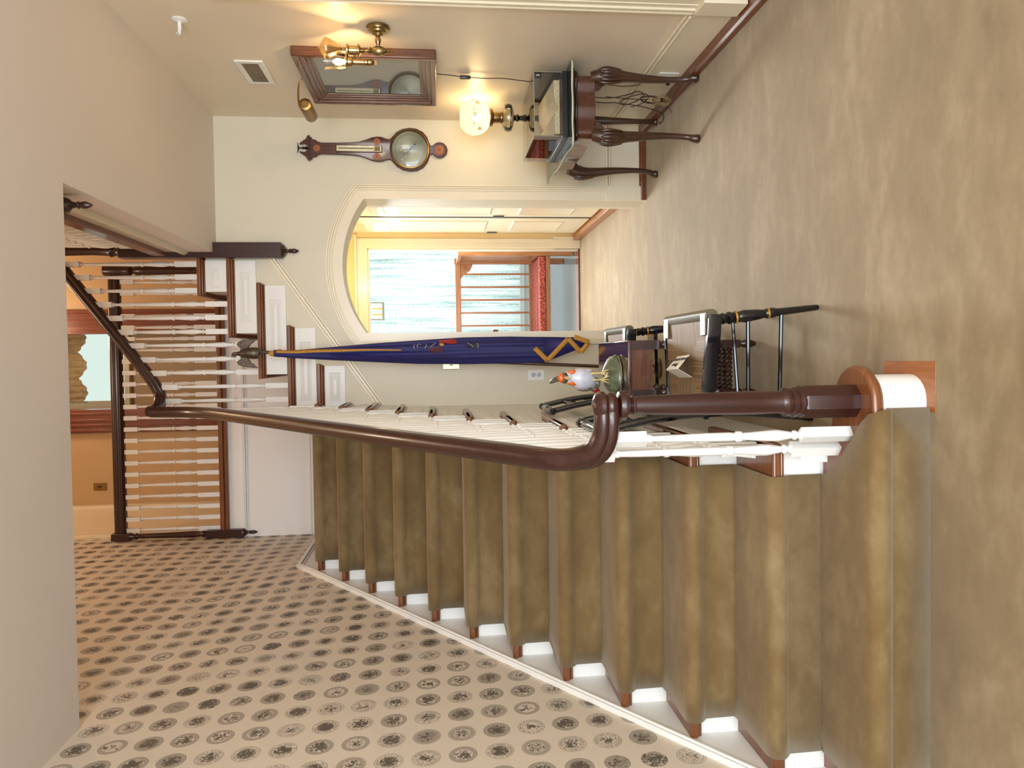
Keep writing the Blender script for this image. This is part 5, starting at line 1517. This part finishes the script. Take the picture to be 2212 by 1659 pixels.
# ------------------------------------------------------------------ light
def area(name, loc, rot, sx, sy, power, col):
    l = bpy.data.lights.new(name, 'AREA'); l.shape = 'RECTANGLE'; l.size = sx; l.size_y = sy; l.energy = power; l.color = col
    o = bpy.data.objects.new(name, l); COL.objects.link(o); o.location = loc; o.rotation_euler = rot
    return o
def point(name, loc, power, col, r=.03):
    l = bpy.data.lights.new(name, 'POINT'); l.energy = power; l.color = col; l.shadow_soft_size = r
    o = bpy.data.objects.new(name, l); COL.objects.link(o); o.location = loc
    return o
# daylight through the glazed front entrance behind the camera
area('entrance_daylight', (.1, YN + .1, 1.55), (PI / 2, 0, 0), 2.8, 2.6, 140, (.74, .87, 1.0))
# porch daylight behind the curtain, plus unseen fill lights added at the sides
area('porch_window_daylight', (.7, 10.12, 1.6), (-PI / 2, 0, 0), 3.4, 2.4, 26, (.88, .95, 1.0))
area('porch_side_fill', (3.1, 8.9, 1.6), (0, PI / 2, 0), 2.0, 1.8, 14, (.9, .96, 1.0))
area('porch_side_fill', (-1.5, 8.9, 1.6), (0, -PI / 2, 0), 2.0, 1.8, 12, (.9, .96, 1.0))
sk2 = area('porch_floor_fill', (.62, 9.45, 2.56), (0, 0, 0), 2.3, .22, 95, (.95, .98, 1.0))  # added light, hidden above the doorway, to brighten the hall floor
sk2.data.spread = 1.6
sk2.rotation_euler = (Vector((.45, 2.2, 0)) - Vector((.62, 9.45, 2.56))).to_track_quat('-Z', 'Y').to_euler()
point('table_lamp_light', (lx, ly, 1.235), 8, (1.0, .78, .46), .04)
point('sconce_light', (ex, 3.75, 1.985), 3.2, (1.0, .66, .32), .012)
point('vestibule_light', (.80, 6.9, 2.33), 8, (1.0, .76, .46), .07)
point('upper_hall_light', (.3, 7.2, 5.85), 26, (1.0, .74, .50), .15)
point('stairwell_light', (-.2, 4.6, 5.6), 30, (1.0, .78, .62), .2)
# unseen fill lamp added behind the camera to brighten the ceiling
point('hall_fill_light', (.15, -.9, 2.35), 64, (1.0, .89, .77), .35)

w = bpy.data.worlds.new('hall_world'); SC.world = w; w.use_nodes = True
bg = w.node_tree.nodes['Background']; bg.inputs[0].default_value = lin(232, 226, 216); bg.inputs[1].default_value = .55

# ------------------------------------------------------------------ camera (held sideways: world up points to the left of the picture)
cam = bpy.data.cameras.new('camera'); co = bpy.data.objects.new('camera', cam); COL.objects.link(co)
f, pitch, yaw, roll = 1569.69, -.1019, .0267, .0171
cx_, cy_ = 18.54, 5.02
fw = Vector((-math.sin(yaw) * math.cos(pitch), math.cos(yaw) * math.cos(pitch), math.sin(pitch)))
rt = Vector((math.cos(yaw), math.sin(yaw), 0)); upv = rt.cross(fw)
c_, s_ = math.cos(roll), math.sin(roll)
u_ = rt * c_ - upv * s_                    # right in the upright view
v_ = -upv * c_ - rt * s_                   # down in the upright view
X = v_.normalized(); Y = u_.normalized(); Z = X.cross(Y)
co.matrix_world = Matrix(((X.x, Y.x, Z.x, 0), (X.y, Y.y, Z.y, 0), (X.z, Y.z, Z.z, 1.5), (0, 0, 0, 1)))
cam.sensor_fit = 'HORIZONTAL'; cam.sensor_width = 36; cam.lens = f * 36 / 2212
cam.shift_x = -cy_ / 2212; cam.shift_y = -cx_ / 2212
cam.clip_start = .05; cam.clip_end = 100
SC.camera = co
SC.view_settings.view_transform = 'Standard'; SC.view_settings.look = 'None'; SC.view_settings.gamma = 1; SC.view_settings.exposure = 0.8
SC.view_settings.use_curve_mapping = False
SC.cycles.use_denoising = True
SC.cycles.max_bounces = 10; SC.cycles.diffuse_bounces = 5; SC.cycles.transparent_max_bounces = 16; SC.cycles.caustics_reflective = False; SC.cycles.caustics_refractive = False
SC.cycles.sample_clamp_indirect = 4
